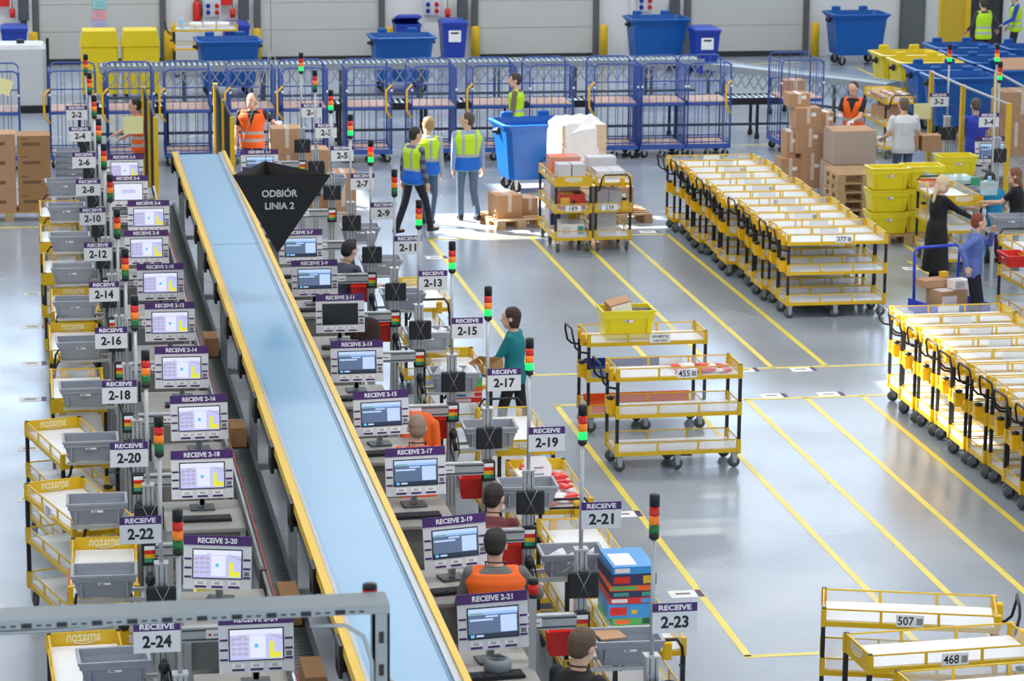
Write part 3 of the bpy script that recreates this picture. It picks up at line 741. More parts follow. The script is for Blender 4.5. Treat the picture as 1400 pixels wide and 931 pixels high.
# black hand scanners hung below the panels of the right line
SCN = None
for n in range(7, 24, 2):
    lab = 'black hand scanner hanging below the panel of post 2-%d' % n
    if SCN is None:
        SCN = thing('hand_scanner', lab, 'scanner', stn(XO, YO[n] - .12, .76)); sc(SCN)
        MB().ell((0, 0, .05), (.045, .04, .06), BLK, 10).cyl((0, 0, .02), (.03, -.04, -.12), .022, BLK, 10).build('grip', SCN)
        MB().tube([(.02, .0, .1), (.05, .02, .0), (.07, .02, -.15), (.03, .04, -.3), (-.02, .06, -.1), (0, .06, .1)], .007, BLK, 6).build('cord', SCN); o = SCN
    else: o = dup(SCN, stn(XO, YO[n] - .12, .76))
    tag(o, lab, 'scanner', 'hand scanners on the receive posts')
for n in range(2, 25, 2):
    lab = 'black hand scanner hanging below the panel of post 2-%d' % n
    o = dup(SCN, stn(XE, YE[n] - .12, .76)); tag(o, lab, 'scanner', 'hand scanners on the receive posts')
# ================================================================ conveyors, hanging sign, gantry, fences
BELT = mat('conveyor_belt_blue', (122, 170, 206), .32, vary=.05, scale=1.5)
t = thing('belt_conveyor', 'long pale blue belt conveyor with yellow side rails between the two lines', 'conveyor', stn(2.59, 30.0)); sc(t)
y0, y1, zb = -16.0, 13.65, 1.38
b = MB(); b.bx(-.30, .30, y0, y1, zb - .07, zb, BELT); bo = b.build('belt', t)
sm = mat('belt_seam', (90, 120, 150), .5)
MB().bx(-.30, .30, 6.2, 6.22, zb, zb + .002, sm).build('belt_seam', bo)
s = MB()
for x in (-.285, .275): s.bx(x - .003, x + .003, y0, y1, zb, zb + .0015, sm)
s.build('belt_edge_line', bo)
m = MB(); m.bx(-.40, -.325, y0, y1, zb + .01, zb + .05, YEL).bx(-.40, -.385, y0, y1, zb - .04, zb + .01, YEL); m.build('side_rail', t)
m = MB(); m.bx(.355, .41, y0, y1, zb + .0, zb + .05, YEL); m.build('side_rail', t)
m = MB(); m.bx(.30, .355, y0, y1, zb - .02, zb + .03, STL); m.build('edge_strip', t)
m = MB(); m.bx(-.33, -.30, y0, y1, zb - .02, zb + .055, STL); m.build('edge_strip', t)
m = MB(); m.bx(-.36, .36, y0, y1, zb - .24, zb - .08, DGR); m.build('frame', t)
for k in range(13):
    y = -11 + k * 1.93 + 1.2
    MB().bx(-.43, -.402, y - .14, y + .14, zb - .22, zb + .035, BLK).bx(-.43, -.36, y - .05, y + .05, zb - .2, zb - .1, BLK).build('bracket', t)
for k in range(6):
    y = -9.6 + k * 4.4
    for x in (-.33, .33): MB().bx(x - .04, x + .04, y - .04, y + .04, FL0, zb - .24, GREYP).build('leg', t)
    MB().bx(-.3, .3, y - .03, y + .03, .3, .36, GREYP).build('cross_bar', t)
# roller conveyor beside and below the belt
t = thing('roller_conveyor', 'grey gravity roller conveyor with a red cord rail, left of and below the belt', 'conveyor', stn(2.10, 31.0)); sc(t)
zr = .62; m = MB()
for x in (-.16, .10): m.bx(x - .02, x + .02, -14, 12.5, zr - .08, zr + .05, DGR)
m.build('side_channel', t)
r = MB()
for k in range(330): y = -13.9 + k * .08; r.cyl((-.14, y, zr), (.08, y, zr), .026, mat('dark_roller_steel', (112, 118, 118), .4, .4), 6)  # all rollers in one darker grey steel
tag(r.build('rollers', t, ), None, None, kind='stuff')
for k in range(9):
    y = -12.6 + k * 2.9
    for x in (-.16, .10): MB().bx(x - .03, x + .03, y - .03, y + .03, FL0, zr - .08, GREYP).build('leg', t)
for k in range(6):
    y = -11.5 + k * 4.1
    MB().bx(-.24, -.18, y - .05, y + .05, FL0, .95, DGR).build('upright', t)
MB().tube([(-.20, -14, .92), (-.20, 12.5, .92)], .018, STL, 8).build('rail_tube', t)
for nm, x, yA, yB, z, lab in (('pull_cord', 2.86, 15.0, 33.5, 1.50, 'red emergency pull cord stretched along the right side of the belt'), ('pull_cord', 1.765, 15.6, 38.5, 1.565, 'thin emergency pull cord along the left roller conveyor')):
    m = MB(); m.tube([(x, yA + (yB - yA) * i / 12, z - .03 * math.sin(PI * (i * 3 % 12) / 12)) for i in range(13)], .006, mat('red_cord', (190, 60, 60), .5), 6)
    tag(m.build(nm), lab, 'cord')
# hanging black sign: an inverted three-sided pyramid
BSG = mat('black_sign_board', (20, 20, 22), .5)
t = thing('hanging_sign', 'black inverted pyramid sign reading ODBIÓR LINIA 2 hung above the belt', 'sign', stn(2.35, 33.0)); sc(t)
A_, B_, C_, D_ = V(0, 0, 2.79), V(1.13, 0, 2.77), V(.44, .75, 2.83), V(.52, .12, 1.84)
m = MB(); m.add([A_, B_, C_, D_], [(0, 1, 3)[::-1], (1, 2, 3)[::-1], (2, 0, 3)[::-1]], BSG)
m.add([p + V(0, .02, .0) for p in (A_, B_, C_, D_)], [(0, 1, 3), (1, 2, 3), (2, 0, 3)], BSG); 
GL = mat('sign_grey_letters', (196, 196, 196), .5)
tl = math.atan2(.12, .95)
TT = T_((.56, .018, 2.5), rad(-.5), tl)
letter(m, 'ODBIÓR', (-.02, -.006, .08), .415, GL, .11, .03, T=TT); letter(m, 'LINIA 2', (-.02, -.006, -.08), .34, GL, .085, .03, T=TT)
m.build('board', t)
for p, q in ((A_, V(.48, .3, 4.2)), (B_, V(.48, .3, 4.2)), (C_, V(.48, .3, 4.2)), (V(.48, .3, 4.2), V(.48, .3, (CEIL - ZK) / K))): MB().tube([p, q], .004, STL, 5).build('cable', t)
# steel gantry in front
t = thing('gantry_beam', 'light grey slotted steel gantry crossing the bottom left corner in front of the belt', 'gantry', (0, 12.0, CAM_H * .25)); t.scale = (.75, .75, .75); GZ = -CAM_H * .25 / .75
b = MB(); b.bx(-3, 2.02, .0, .22, 3.015, 3.035, GREYP).bx(-3, 2.02, -.012, .0, 2.978, 3.035, GREYP).bx(-3, 2.02, .22, .232, 2.978, 3.035, GREYP); bo = b.build('beam', t)
sl = MB()
for k in range(24):
    x = -2.9 + k * .2; sl.bx(x, x + .06, -.016, -.011, 2.984, 3.012, BLK); sl.bx(x + .085, x + .115, -.016, -.011, 2.993, 3.002, BLK); sl.bx(x + .14, x + .17, -.016, -.011, 2.993, 3.002, BLK)
sl.build('slots', bo)
MB().tube([(-3, .05, 2.945), (-.1, .05, 2.945), (.25, .04, 2.955), (.42, .02, 2.975)], .016, STL, 8).build('cable_pipe', t)
for x, z0 in ((1.985, GZ), (-2.9, GZ)):
    c = MB(); c.bx(x - .065, x + .035, -.015, .015, z0, 2.978, GREYP).bx(x + .02, x + .035, -.015, .10, z0, 2.978, GREYP).bx(x - .065, x - .05, -.015, .10, z0, 2.978, GREYP)
    for k in range(14): c.bx(x - .03, x, -.018, -.014, 2.80 - k * .2, 2.87 - k * .2, BLK)
    c.build('column', t)
MB().tube([(1.55, -.03, 2.93), (1.75, -.05, 2.93), (1.86, -.05, 2.86), (1.91, -.05, 2.7), (1.92, -.04, 2.3)], .012, STL, 8).build('conduit', t)
MB().bar((2.02, .05, 2.55), (2.22, .05, 2.15), .05, ALU).bar((2.22, .05, 2.15), (2.25, .05, GZ), .04, GREYP).build('brace', t)
zz = 3.035
bp = MB().lathe([(.0, zz - .1), (.045, zz - .1), (.045, zz), (.0, zz)], LRED, (1.94, .30, 0), n=12).build('red_beacon', t, 'red beacon lamp with a black cap')
MB().lathe([(.0, zz), (.045, zz), (.043, zz + .03), (.0, zz + .035)], BLK, (1.94, .30, 0), n=12).bx(1.92, 1.96, .232, .32, zz - .12, zz - .1, GREYP).build('cap', bp)
# safety fences
FEN = mat('black_fence_mesh', (34, 36, 38), .5)
def fence(name, pts, h, label, post_m=YEL, every=1, solid=True, top=False):
    g = 2.2 if top else 1.0; wr = .5 if top else 1.0
    t = thing(name, label, 'fence', pts[0])
    o = V(*pts[0])
    P = [V(*p) - o for p in pts]
    for p in P: MB().bx(p.x - .035, p.x + .035, p.y - .035, p.y + .035, 0, h, post_m).build('post', t)
    for a, b in zip(P, P[1:]):
        d = (b - a).normalized(); n = V(-d.y, d.x, 0); a_, b_ = a + d * .04, b - d * .04
        m = MB()
        for z in (.15, h - .02): m.bar(a_ + V(0, 0, z), b_ + V(0, 0, z), .03, FEN if not top else ALU)
        L = (b_ - a_).length
        for k in range(max(2, int(L / (.05 * g)))):
            p = a_ + d * (k * .05 * g); m.bar(p + V(0, 0, .15), p + V(0, 0, h - .02), .008 * wr, FEN)
        for z in [.15 + .1 * g * i for i in range(int((h - .2) / (.1 * g)))]: m.bar(a_ + V(0, 0, z), b_ + V(0, 0, z), .006 * wr, FEN)
        m.build('mesh_panel', t)
    return t
fence('safety_fence', [(1.97, 44.06, 0), (1.96, 45.8, 0), (1.94, 47.6, 0)], 1.9, 'black mesh fence with yellow posts on the left side of the far belt end')
fence('safety_fence', [(3.13, 43.94, 0), (3.135, 45.9, 0), (3.14, 47.9, 0)], 1.9, 'black mesh fence with yellow posts on the right side of the far belt end')
q1, q2, q3 = at(1274, 97, 2.1), at(1317, 116, 2.1), at(1380, 141, 2.1)
fence('safety_fence', [(q1.x, q1.y, 0), (q2.x, q2.y, 0), (q3.x, q3.y, 0)], 2.1, 'mesh fence with yellow posts in front of the blue bins, right of sign 3-2', top=True)
q4, q5 = at(1363, 97, 1.9), at(1420, 128, 1.9)
fence('safety_fence', [(q4.x, q4.y, 0), (q5.x, q5.y, 0)], 1.9, 'mesh fence cut off by the right edge, behind sign 3-4', top=True)
for px, py, z, rz, lab in ((182, 171, 44.0, 0, 'pale yellow sheet hanging on the left safety fence beside the person in orange'), (1261, 152, q1.y - .04, 0, 'pale yellow sheet hanging on the fence post left of sign 3-2'), (4, 118, 51.031, 18, 'pale yellow sheet at the left edge above the carton stack')):
    p = aty(px, py, z); m = MB(); m.box((0, 0, 0), (.30, .006, .27), mat('pale_yellow_sheet', (236, 232, 168), .6)); o = m.build('yellow_sheet', loc=p); o.rotation_euler = (0, rad(rz), 0); tag(o, lab, 'sheet')
# guard frame and hoop by the far right opening
p = V(wx(1280), WY - 2.2, 0)
t = thing('guard_frame', 'tall yellow steel guard frame by the dark doorway at the top right', 'guard', p)
m = MB(); m.bx(-.06, .06, -.06, .06, 0, 4.2, YEL); m.build('post', t); MB().bx(-.62, -.06, -.01, .01, .1, 4.0, mat('yellow_mesh_panel', (206, 170, 40), .5)).bx(-.68, -.62, -.03, .03, 0, 4.1, YEL).build('panel', t)
p = at(1303, 62); t = thing('barrier_hoop', 'yellow and black striped barrier hoop at the top right', 'barrier', p)
pts = [(-.5, 0, .01), (-.5, 0, .75)] + [(-.5 + .25 - .25 * math.cos(a), 0, .75 + .25 * math.sin(a)) for a in [PI / 8 * i for i in range(1, 5)]] + [(.25 + .25 * math.sin(a), 0, .75 + .25 * math.cos(a)) for a in [PI / 8 * i for i in range(0, 5)]] + [(.5, 0, .01)]
m = MB()
for i in range(len(pts) - 1): m.tube([pts[i], pts[i + 1]], .06, BLK if i % 4 == 2 else YEL, 10)
m.build('hoop', t)
# ================================================================ roll cages
def make_cage(w_, solid, handle, shelf_z=1.02, h=1.78, d=.86):
    t = thing('roll_cage', 'x', 'roll cage'); W = w_ / 2; zb = .24
    MB().bx(-W, W, 0, d, zb - .02, zb, PLY).build('deck_board', t)
    m = MB()
    for y in (0, d): m.bx(-W - .01, W + .01, y - .02, y + .02, zb - .07, zb + .015, BLUC)
    for x in (-W, W): m.bx(x - .02, x + .02, 0, d, zb - .07, zb + .015, BLUC)
    m.build('base_frame', t)
    for nm, y, hh in (('front_gate', 0, h - .04), ('back_gate', d, h)):
        g = MB(); r = .09
        pts = [(-W, y, zb), (-W, y, hh - r), (-W + r * .3, y, hh - r * .3), (-W + r, y, hh), (W - r, y, hh), (W - r * .3, y, hh - r * .3), (W, y, hh - r), (W, y, zb)]
        g.tube(pts, .015, BLUC, 7)
        n = 6 if y == 0 else 4
        for k in range(1, n): x = -W + 2 * W * k / n; g.tube([(x, y, zb), (x, y, hh)], .0062, BLUC, 6)
        for z in ((zb + .05, .98) if y == 0 else (zb + .05, 1.3)): g.tube([(-W, y, z), (W, y, z)], .012, BLUC, 6)
        g.build(nm, t)
    for s, nm in ((-1, 'left_side'), (1, 'right_side')):
        g = MB(); x = s * (W + .012)
        if (s < 0) == (solid == 'L') and solid:
            g.bx(x - .006, x + .006, .03, d - .03, zb, h - .06, BLUC)
            g.build('side_panel', t)
        else:
            for z in (zb + .06, h - .08): g.tube([(x, 0, z), (x, d, z)], .011, BLUC, 6)
            for k in range(1, 5): y = d * k / 5; g.tube([(x, y, zb), (x, y, h - .08)], .006, BLUC, 6)
            g.build('side_bars', t)
    g = MB(); g.bx(-W + .02, W - .02, .02, d - .02, shelf_z, shelf_z + .02, PLY); so = g.build('shelf', t)
    MB().bx(-W + .01, W - .01, .0, .03, shelf_z - .035, shelf_z, BLUC).build('shelf_rail', so)
    for x, y in ((-W + .07, .08), (W - .07, .08), (-W + .07, d - .08), (W - .07, d - .08), (0, .08)):
        ff, fw = MB(), MB(); caster(ff, fw, x, y, .07, .19, STL, RUBD); c = ff.build('caster', t); fw.build('wheel', c)
    if handle:
        s = -1 if handle == 'L' else 1
        MB().tube([(s * W, -.02, 1.42), (s * W - .1, -.05, 1.32), (s * W - .1, -.05, .95), (s * W, -.02, .82)][:], .02, YELO, 8).build('handle', t)
    for x in (-W, W): MB().cyl((x, -.02, 1.32), (x, -.045, 1.32), .022, mat('white_plastic', (236, 236, 236), .4), 8).build('latch', t)
    return t
CG = [(-34, 27, 'R', None), (69, 132, 'R', 'L'), (149, 210, 'R', 'L'), (225, 289, 'R', 'L'), (315, 377, 'R', 'L'), (386, 449, 'R', 'L'), (475, 537, 'L', 'R'), (565, 627, 'R', 'L'), (649, 711, 'R', 'L'), (729, 791, None, None), (820, 881, None, 'L'), (888, 948, 'L', None), (952, 1014, None, 'R'), (1090, 1150, None, None)]
CL = ['blue roll cage cut off by the left edge, behind the carton stack', 'blue roll cage with a yellow handle behind sign 2-2', 'blue roll cage in front of the yellow lidded crates, behind the left safety fence', 'blue roll cage at the far end of the belt, left of the man with a white cap of light',
      'blue roll cage behind the person in orange with white gloves', 'blue roll cage behind sign 2-1', 'blue roll cage with a solid left side, behind signs 2-3 and 2-5', 'blue roll cage behind the two people in lime and blue vests', 'blue roll cage left of the moustached person in a lime vest',
      'blue roll cage right of the moustached person in a lime vest', 'blue roll cage with a yellow handle behind the paper-wrapped stack', 'third blue roll cage from the right end of the row', 'second blue roll cage from the right end, with a yellow handle on its right', 'blue roll cage standing apart at the right, holding a carton']
CL[3] = 'blue roll cage standing directly behind the far end of the belt'
proto = {}
for (a, b_, so, ha), lab in zip(CG, CL):
    p, q = at(a, 210, .2), at(b_, 210, .2); k = (so, ha)
    yv = 51.05 + (.25 if a > 1050 else 0)
    loc = ((p.x + q.x) / 2, yv, 0)
    if k not in proto:
        o = make_cage(.80, so, ha); proto[k] = o; o.location = loc
    else: o = dup(proto[k], loc)
    o.rotation_euler = (0, 0, rad(random.uniform(-1.5, 1.5))); tag(o, lab, 'roll cage', 'blue roll cages in the back row')
CAGE_X = [((at(a, 210, .2) + at(b_, 210, .2)) / 2).x for a, b_, _, _ in CG]
# back roller conveyors
ROLL = mat('bright_roller_steel', (206, 220, 226), .3, .5)
def back_conveyor(name, label, x0, x1, Y, z, w_, lattice):
    t = thing(name, label, 'conveyor', (x0, Y, 0)); L = x1 - x0
    m = MB()
    for y in (-w_ / 2, w_ / 2): m.bx(0, L, y - .02, y + .02, z - .1, z + .03, BLK if not lattice else STL)
    m.build('side_frame', t)
    r = MB()
    for k in range(int(L / .11)): r.cyl((.05 + k * .11, -w_ / 2 + .03, z), (.05 + k * .11, w_ / 2 - .03, z), .028, ROLL, 6)
    tag(r.build('rollers', t), None, None, kind='stuff')
    if lattice:
        q = MB(); k = 0; st = .22
        while k * st < L - st:
            x = k * st
            q.bar((x, -w_ / 2, z - .05), (x + st, -w_ / 2, z - .38), .022, STL); q.bar((x + st, -w_ / 2 + .02, z - .05), (x, -w_ / 2 + .02, z - .38), .022, STL); k += 1
        q.build('scissor_lattice', t)
    for k in range(int(L / 1.6) + 1):
        x = min(.1 + k * 1.6, L - .1)
        for y in (-w_ / 2 + .05, w_ / 2 - .05):
            MB().bx(x - .025, x + .025, y - .025, y + .025, .1, z - .1, BLK if not lattice else DGR).lathe([(.0, 0), (.05, .0), (.05, .1), (.0, .1)], RUBD, (x, y, 0), 8).build('leg', t)
    MB().bx(.1, L - .1, -.02, .02, .22, .27, DGR).build('brace', t)
    return t
back_conveyor('roller_conveyor', 'black framed roller conveyor just behind the row of blue roll cages', .9, 14.6, 53.5, .76, .62, False)
back_conveyor('telescopic_conveyor', 'silver telescopic roller conveyor with scissor lattice, in front of the dock doors', 1.5, 13.9, 58.4, .9, .65, True)
t = back_conveyor('telescopic_conveyor', 'slanting end section of the silver roller conveyor behind the roll cage standing apart', 0, 4.6, 0, .85, .6, True); t.location = (14.05, 58.0, 0); t.rotation_euler = (0, 0, rad(-52))
# ================================================================ bins
def make_bin(m, name='wheeled_bin', w_=1.30, d=1.0, h=1.22):
    t = thing(name, 'x', 'wheeled bin'); zb = .24
    def ring(z, x, y, c=.08): return [V(-x + c, -y, z), V(x - c, -y, z), V(x, -y + c, z), V(x, y - c, z), V(x - c, y, z), V(-x + c, y, z), V(-x, y - c, z), V(-x, -y + c, z)]
    W, D = w_ / 2, d / 2
    b = MB(); b.rings([ring(zb, W * .80, D * .78), ring(zb + .06, W * .82, D * .80), ring(h - .12, W * .95, D * .95), ring(h - .12, W * 1.0, D * 1.0), ring(h - .04, W * 1.02, D * 1.03), ring(h - .03, W * .96, D * .96), ring(h - .12, W * .92, D * .92), ring(zb + .1, W * .78, D * .76)], m, True, False)
    b.build('body', t)
    MB().rings([ring(h - .075, W * 1.05, D * 1.07), ring(h - .04, W * 1.06, D * 1.08), ring(h - .03, W * 1.0, D * 1.0), ring(h - .075, W * .99, D * .99), ring(h - .075, W * 1.05, D * 1.07)], m, False, False).build('rim', t)
    for s in (-1, 1):
        MB().rbox(s * W * .5 - .1, s * W * .5 + .1, D - .02, D + .08, h - .06, h + .06, m, .02).build('hinge_block', t)
        MB().lathe([(.0, 0), (.07, 0), (.07, .03), (.035, .04), (.035, .1), (.0, .1)], BLK, (W * .97, 0, h - .19), 10, 'X').xf(Matrix.Scale(s, 4, V(1, 0, 0))).build('trunnion', t)
    for x in (-W * .62, W * .62):
        for y in (-D * .58, D * .58):
            ff, fw = MB(), MB(); caster(ff, fw, x, y, .1, .25, STL, RUBD); c = ff.build('caster', t); fw.build('wheel', c)
    return t
BB = make_bin(BLUB); YB = make_bin(mat('yellow_bin_plastic', (232, 206, 16), .35))
nb = [0, 0]
def put_bin(src, k, x, y, rz, label, group):
    if nb[k] == 0: o = src; o.location = (x, y, 0); o.rotation_euler = (0, 0, rad(rz)); KID[o.name] = [(c, kids(c)) for c in kids(o)]; nb[k] = 1
    else: o = dup(src, (x, y, 0), rad(rz))
    tag(o, label, 'wheeled bin', group)
    if group is None and 'group' in o: del o['group']
    return o
GB = 'blue wheeled bins'
put_bin(BB, 0, 8.53, 47.95, 7, 'large open blue wheeled bin on the floor beside the walking people', GB)
for px, py, lab in ((313, 55, 'blue wheeled bin below the yellow trolley at the wall'), (552, 50, 'blue wheeled bin between the second and third dock doors'), (903, 25, 'tall blue wheeled bin beside the small navy bin, before the socket box')):
    p = at(px, py, 1.2); put_bin(BB, 0, p.x, p.y + .4, 2, lab, GB)
put_bin(BB, 0, 18.95, 64.3, 1, 'blue wheeled bin standing alone by the wall at the upper right', GB)
p0 = at(1284, 192, 0)
rowx, rowy = p0.x + .55, p0.y + .55
for k, lab in enumerate(('nearest blue wheeled bin of the right-hand cluster, behind sign 3-2', 'blue wheeled bin between the nearest blue bin and the yellow bins')):
    put_bin(BB, 0, rowx + k * .02, rowy + k * 1.2, 0, lab, GB)
for k, lab in enumerate(('yellow wheeled bin next to the blue bins', 'farther yellow wheeled bin at the end of the row')):
    put_bin(YB, 1, rowx + .04, rowy + 2.4 + k * 1.2, 0, lab, 'yellow wheeled bins')
for x, y, lab in ((1.5, 1.0, 'blue wheeled bin holding a cardboard sheet at the right edge'), (1.5, 2.25, 'blue wheeled bin behind the one holding a cardboard sheet'), (1.5, 3.5, 'blue wheeled bin in the middle of the right-hand cluster'), (1.55, 4.75, 'farthest blue wheeled bin, just in front of the person in a yellow vest'), (3.0, 4.4, 'blue wheeled bin at the right edge by the second yellow vest')):
    put_bin(BB, 0, rowx + x, rowy + y, 0, lab, GB)
m = MB(); m.box((0, 0, 0), (.8, .7, .02), CARD, T_((0, 0, 0), 0, rad(12))); o = m.build('cardboard_sheet', loc=(rowx + 1.5, rowy + 1.0, 1.25)); tag(o, 'flat cardboard sheet lying on a blue bin at the right edge', 'cardboard')
def small_bin(x, y, lab, open_=False, paper=False, rz=0):
    t = thing('litter_bin', lab, 'bin', (x, y, 0), rad(rz), 'navy two-wheeled bins')
    def ring(z, a, b): return [V(-a, -b, z), V(a, -b, z), V(a, b, z), V(-a, b, z)]
    MB().rings([ring(.06, .22, .26), ring(.95, .28, .34), ring(.95, .29, .36), ring(1.0, .29, .36), ring(.99, .26, .33)], BLUD, True, False).build('body', t)
    lm = MB(); lm.rings([ring(1.0, .30, .38), ring(1.04, .30, .38), ring(1.09, .22, .28)], BLUD, True, False)
    if open_: lm.xf(T_((0, .34, 1.0), 0, rad(-12)) @ Matrix.Translation((0, -.34, -1.0)))
    lm.build('lid', t)
    for s in (-1, 1): MB().lathe([(.02, -.03), (.1, -.03), (.1, .03), (.02, .03)], RUBD, (s * .25, .28, .1), 12, 'X', True).build('wheel', t)
    if paper: MB().bx(-.14, .14, -.335, -.328, .6, .86, PAP).bx(-.09, .09, -.337, -.335, .78, .82, INK).build('paper_label', t)
    return t
for px, py, lab, op, pa in ((963, 38, 'small navy bin with a white paper label, right of the tall blue bin', False, True), (619, 28, 'narrow navy bin with a white paper label, before the third dock door', False, True), (556, 28, 'navy bin with its lid ajar behind the second blue wheeled bin', True, False), (19, 36, 'navy bin behind the white tank at the left edge', False, False), (322, 32, 'navy bin half hidden behind the yellow trolley at the wall', False, False)):
    p = at(px, py, 1.05); small_bin(p.x, min(p.y, 65.2), lab, op, pa)
# white tank
p = at(28, 62, 1.35); t = thing('storage_tank', 'white square tank with a small black cap at the upper left', 'tank', (p.x, p.y + .4, 0))
MB().rbox(-.5, .5, -.45, .45, .15, 1.35, mat('milky_plastic', (214, 216, 216), .4), .08).build('body', t); MB().cyl((0, 0, 1.35), (0, 0, 1.42), .08, BLK).build('cap', t); MB().bx(-.55, .55, -.5, .5, 0, .15, BLK).build('base', t)
MB().bx(.5, .56, -.5, -.44, 0, 1.5, BLK).build('corner_post', t); MB().bx(-.56, -.5, -.5, -.44, 0, 1.5, BLK).build('corner_post', t)
# yellow trolley at the wall, yellow crates
o = dup(TRO, (at(283, 38, 1.14).x, 63.6, 0), 0, 'yellow trolley loaded with a blue bottle and rolls by the back wall', 'x'); o['category'] = 'trolley'; del o['group']
for lab, px, py, c in (('pale blue spray bottle standing on the trolley at the wall', 252, 33, mat('pale_blue_plastic', (150, 200, 236), .4)),):
    q = MB(); q.lathe([(.0, 0), (.05, 0), (.05, .16), (.02, .2), (.02, .24), (.0, .24)], c, n=10); tag(q.build('spray_bottle', loc=(at(283, 38, 1.14).x - .5, 63.6, 1.06)), lab, 'bottle')
for i in range(3):
    q = MB(); q.cyl((-.13, 0, .07), (.13, 0, .07), .065, PAP, 12); tag(q.build('paper_roll', loc=(at(283, 38, 1.14).x - .2 + i * .3, 63.6, 1.06)), 'white roll on the yellow trolley at the wall, %s from its left end' % ORD[i], 'paper roll', 'rolls on the wall trolley')
YC = mat('yellow_crate_plastic', (240, 212, 20), .35)
p = aty(165, 96, 60.0)
for i, lab in enumerate(('left yellow lidded crate behind the third roll cage', 'right yellow lidded crate behind the third roll cage')):
    t = thing('lidded_crate', lab, 'crate', (p.x - .42 + i * .84, p.y + .3, 0), 0, 'yellow lidded crates')
    MB().rbox(-.38, .38, -.35, .35, .12, 1.1, YC, .05).build('body', t); m = MB(); m.prism([(-.40, 1.1), (.40, 1.1), (.34, 1.42), (-.34, 1.42)], -.36, .36, YC); m.build('lid', t)
    for x in (-.3, .3): MB().lathe([(.0, -.03), (.06, -.03), (.06, .03), (.0, .03)], RUBD, (x, -.28, .06), 10, 'X').lathe([(.0, -.03), (.06, -.03), (.06, .03), (.0, .03)], RUBD, (x, .28, .06), 10, 'X').build('wheel', t)
p = at(615, 80, .25); t = MB(); t.prism([(-.26, 0), (.22, 0), (.26, .52), (-.24, .62)], -.02, .02, YELP, T_((0, 0, 0), rad(-10), rad(8))); tag(t.build('yellow_board', loc=(p.x, p.y + 2.6, .0)), 'yellow plastic board standing before the narrow navy bin', 'board')
# ================================================================ cartons, pallets
def carton(name, loc, s, label, group, rz=0, m=CARD, tape=True, stickers=1, open_=False, cat='carton'):
    t = thing(name, label, cat, loc, rad(rz), group); w_, d, h = s
    if not open_: MB().bx(-w_ / 2, w_ / 2, -d / 2, d / 2, 0, h, m).build('box', t)
    else:
        b = MB(); r = lambda z, i: [V(-w_ / 2 + i, -d / 2 + i, z), V(w_ / 2 - i, -d / 2 + i, z), V(w_ / 2 - i, d / 2 - i, z), V(-w_ / 2 + i, d / 2 - i, z)]
        b.rings([r(0, 0), r(h, 0), r(h, .008), r(.01, .008)], m, True, False); b.build('box', t)
    if tape: MB().bx(-.03, .03, -d / 2 - .002, d / 2 + .002, h if not open_ else .0, h + .002, TAPE).bx(-.03, .03, -d / 2 - .0025, -d / 2, h * .25, h, TAPE).build('tape', t)
    for i in range(stickers): MB().bx(w_ * .18 - .03, w_ * .18 + .05, -d / 2 - .003, -d / 2 - .0005, h * .6, h * .6 + .06, PAP).build('sticker', t)
    return t
def pallet(loc, label, group, rz=0, s=(1.2, .8), n='pallet'):
    t = thing(n, label, 'pallet', loc, rad(rz), group); W, D = s[0] / 2, s[1] / 2
    m = MB()
    for k in range(5): y = -D + .05 + k * (2 * D - .1) / 4; m.bx(-W, W, y - .05, y + .05, .122, .144, WOOD)
    m.build('top_boards', t); m = MB()
    for x in (-W + .07, 0, W - .07):
        m.bx(x - .07, x + .07, -D, D, .1, .122, WOOD); m.bx(x - .07, x + .07, -D, D, 0, .02, WOOD)
        for y in (-D + .07, 0, D - .07): m.bx(x - .07, x + .07, y - .07, y + .07, .02, .1, WOOD)
    m.build('blocks', t); return t
# stack at the left edge
pallet((-.28, 46.3, 0), 'wooden pallet under the brown carton stack at the left edge', None, 0, (1.2, .8))
PRINT = mat('carton_print', (120, 92, 66), .8)
for c, (x, w_, nm) in enumerate(((-.42, .52, 'front left'), (.13, .52, 'front right'))):
    for r in range(4):
        h = .31; z = .146 + r * (h + .002) - 0
        if c == 1 and r == 3: h = .28
        lab = 'brown carton in the %s column of the left-edge stack, %s from the bottom' % ('left' if c == 0 else 'right', ORD[r])
        o = carton('carton', (x, 46.2, z), (w_, .55, h), lab, 'cartons stacked at the left edge', 0, CARDD if c else CARD, False, 0)
        MB().bx(-.18, .1, -.278, -.2755, h * .45, h * .62, PRINT).bx(-.2, -.08, -.278, -.2755, h * .8, h * .86, PRINT).build('print', o)
# grey totes nested beside it
for k in range(10):
    lab = 'topmost grey tote of the nested stack beside the brown cartons' if k == 9 else 'grey tote in the nested stack beside the brown cartons, %s from the bottom' % ORD[k]
    tote((.72, 46.1, .005 + k * .10), lab, 'nested grey totes beside the cartons', 0)
# cartons by the gloved man
for (x, y, z, s, lab) in ((4.22, 46.75, 0, (.5, .5, .46), 'lowest carton of the stack by the person with white gloves'), (4.22, 46.75, .462, (.5, .5, .44), 'middle carton of the stack by the person with white gloves'), (4.20, 46.75, .904, (.5, .5, .42), 'topmost sunlit carton of the stack by the person with white gloves'),
                          (4.62, 46.2, 0, (.42, .5, .55), 'lower carton of the shorter stack behind sign 2-3'), (4.62, 46.2, .552, (.42, .5, .5), 'upper sunlit carton of the shorter stack behind sign 2-3'), (5.02, 45.9, 0, (.42, .5, .72), 'single tall carton behind sign 2-5')):
    carton('carton', (x, y, z), s, lab, 'sunlit cartons behind the first signs', 0, CARD, True, 0)
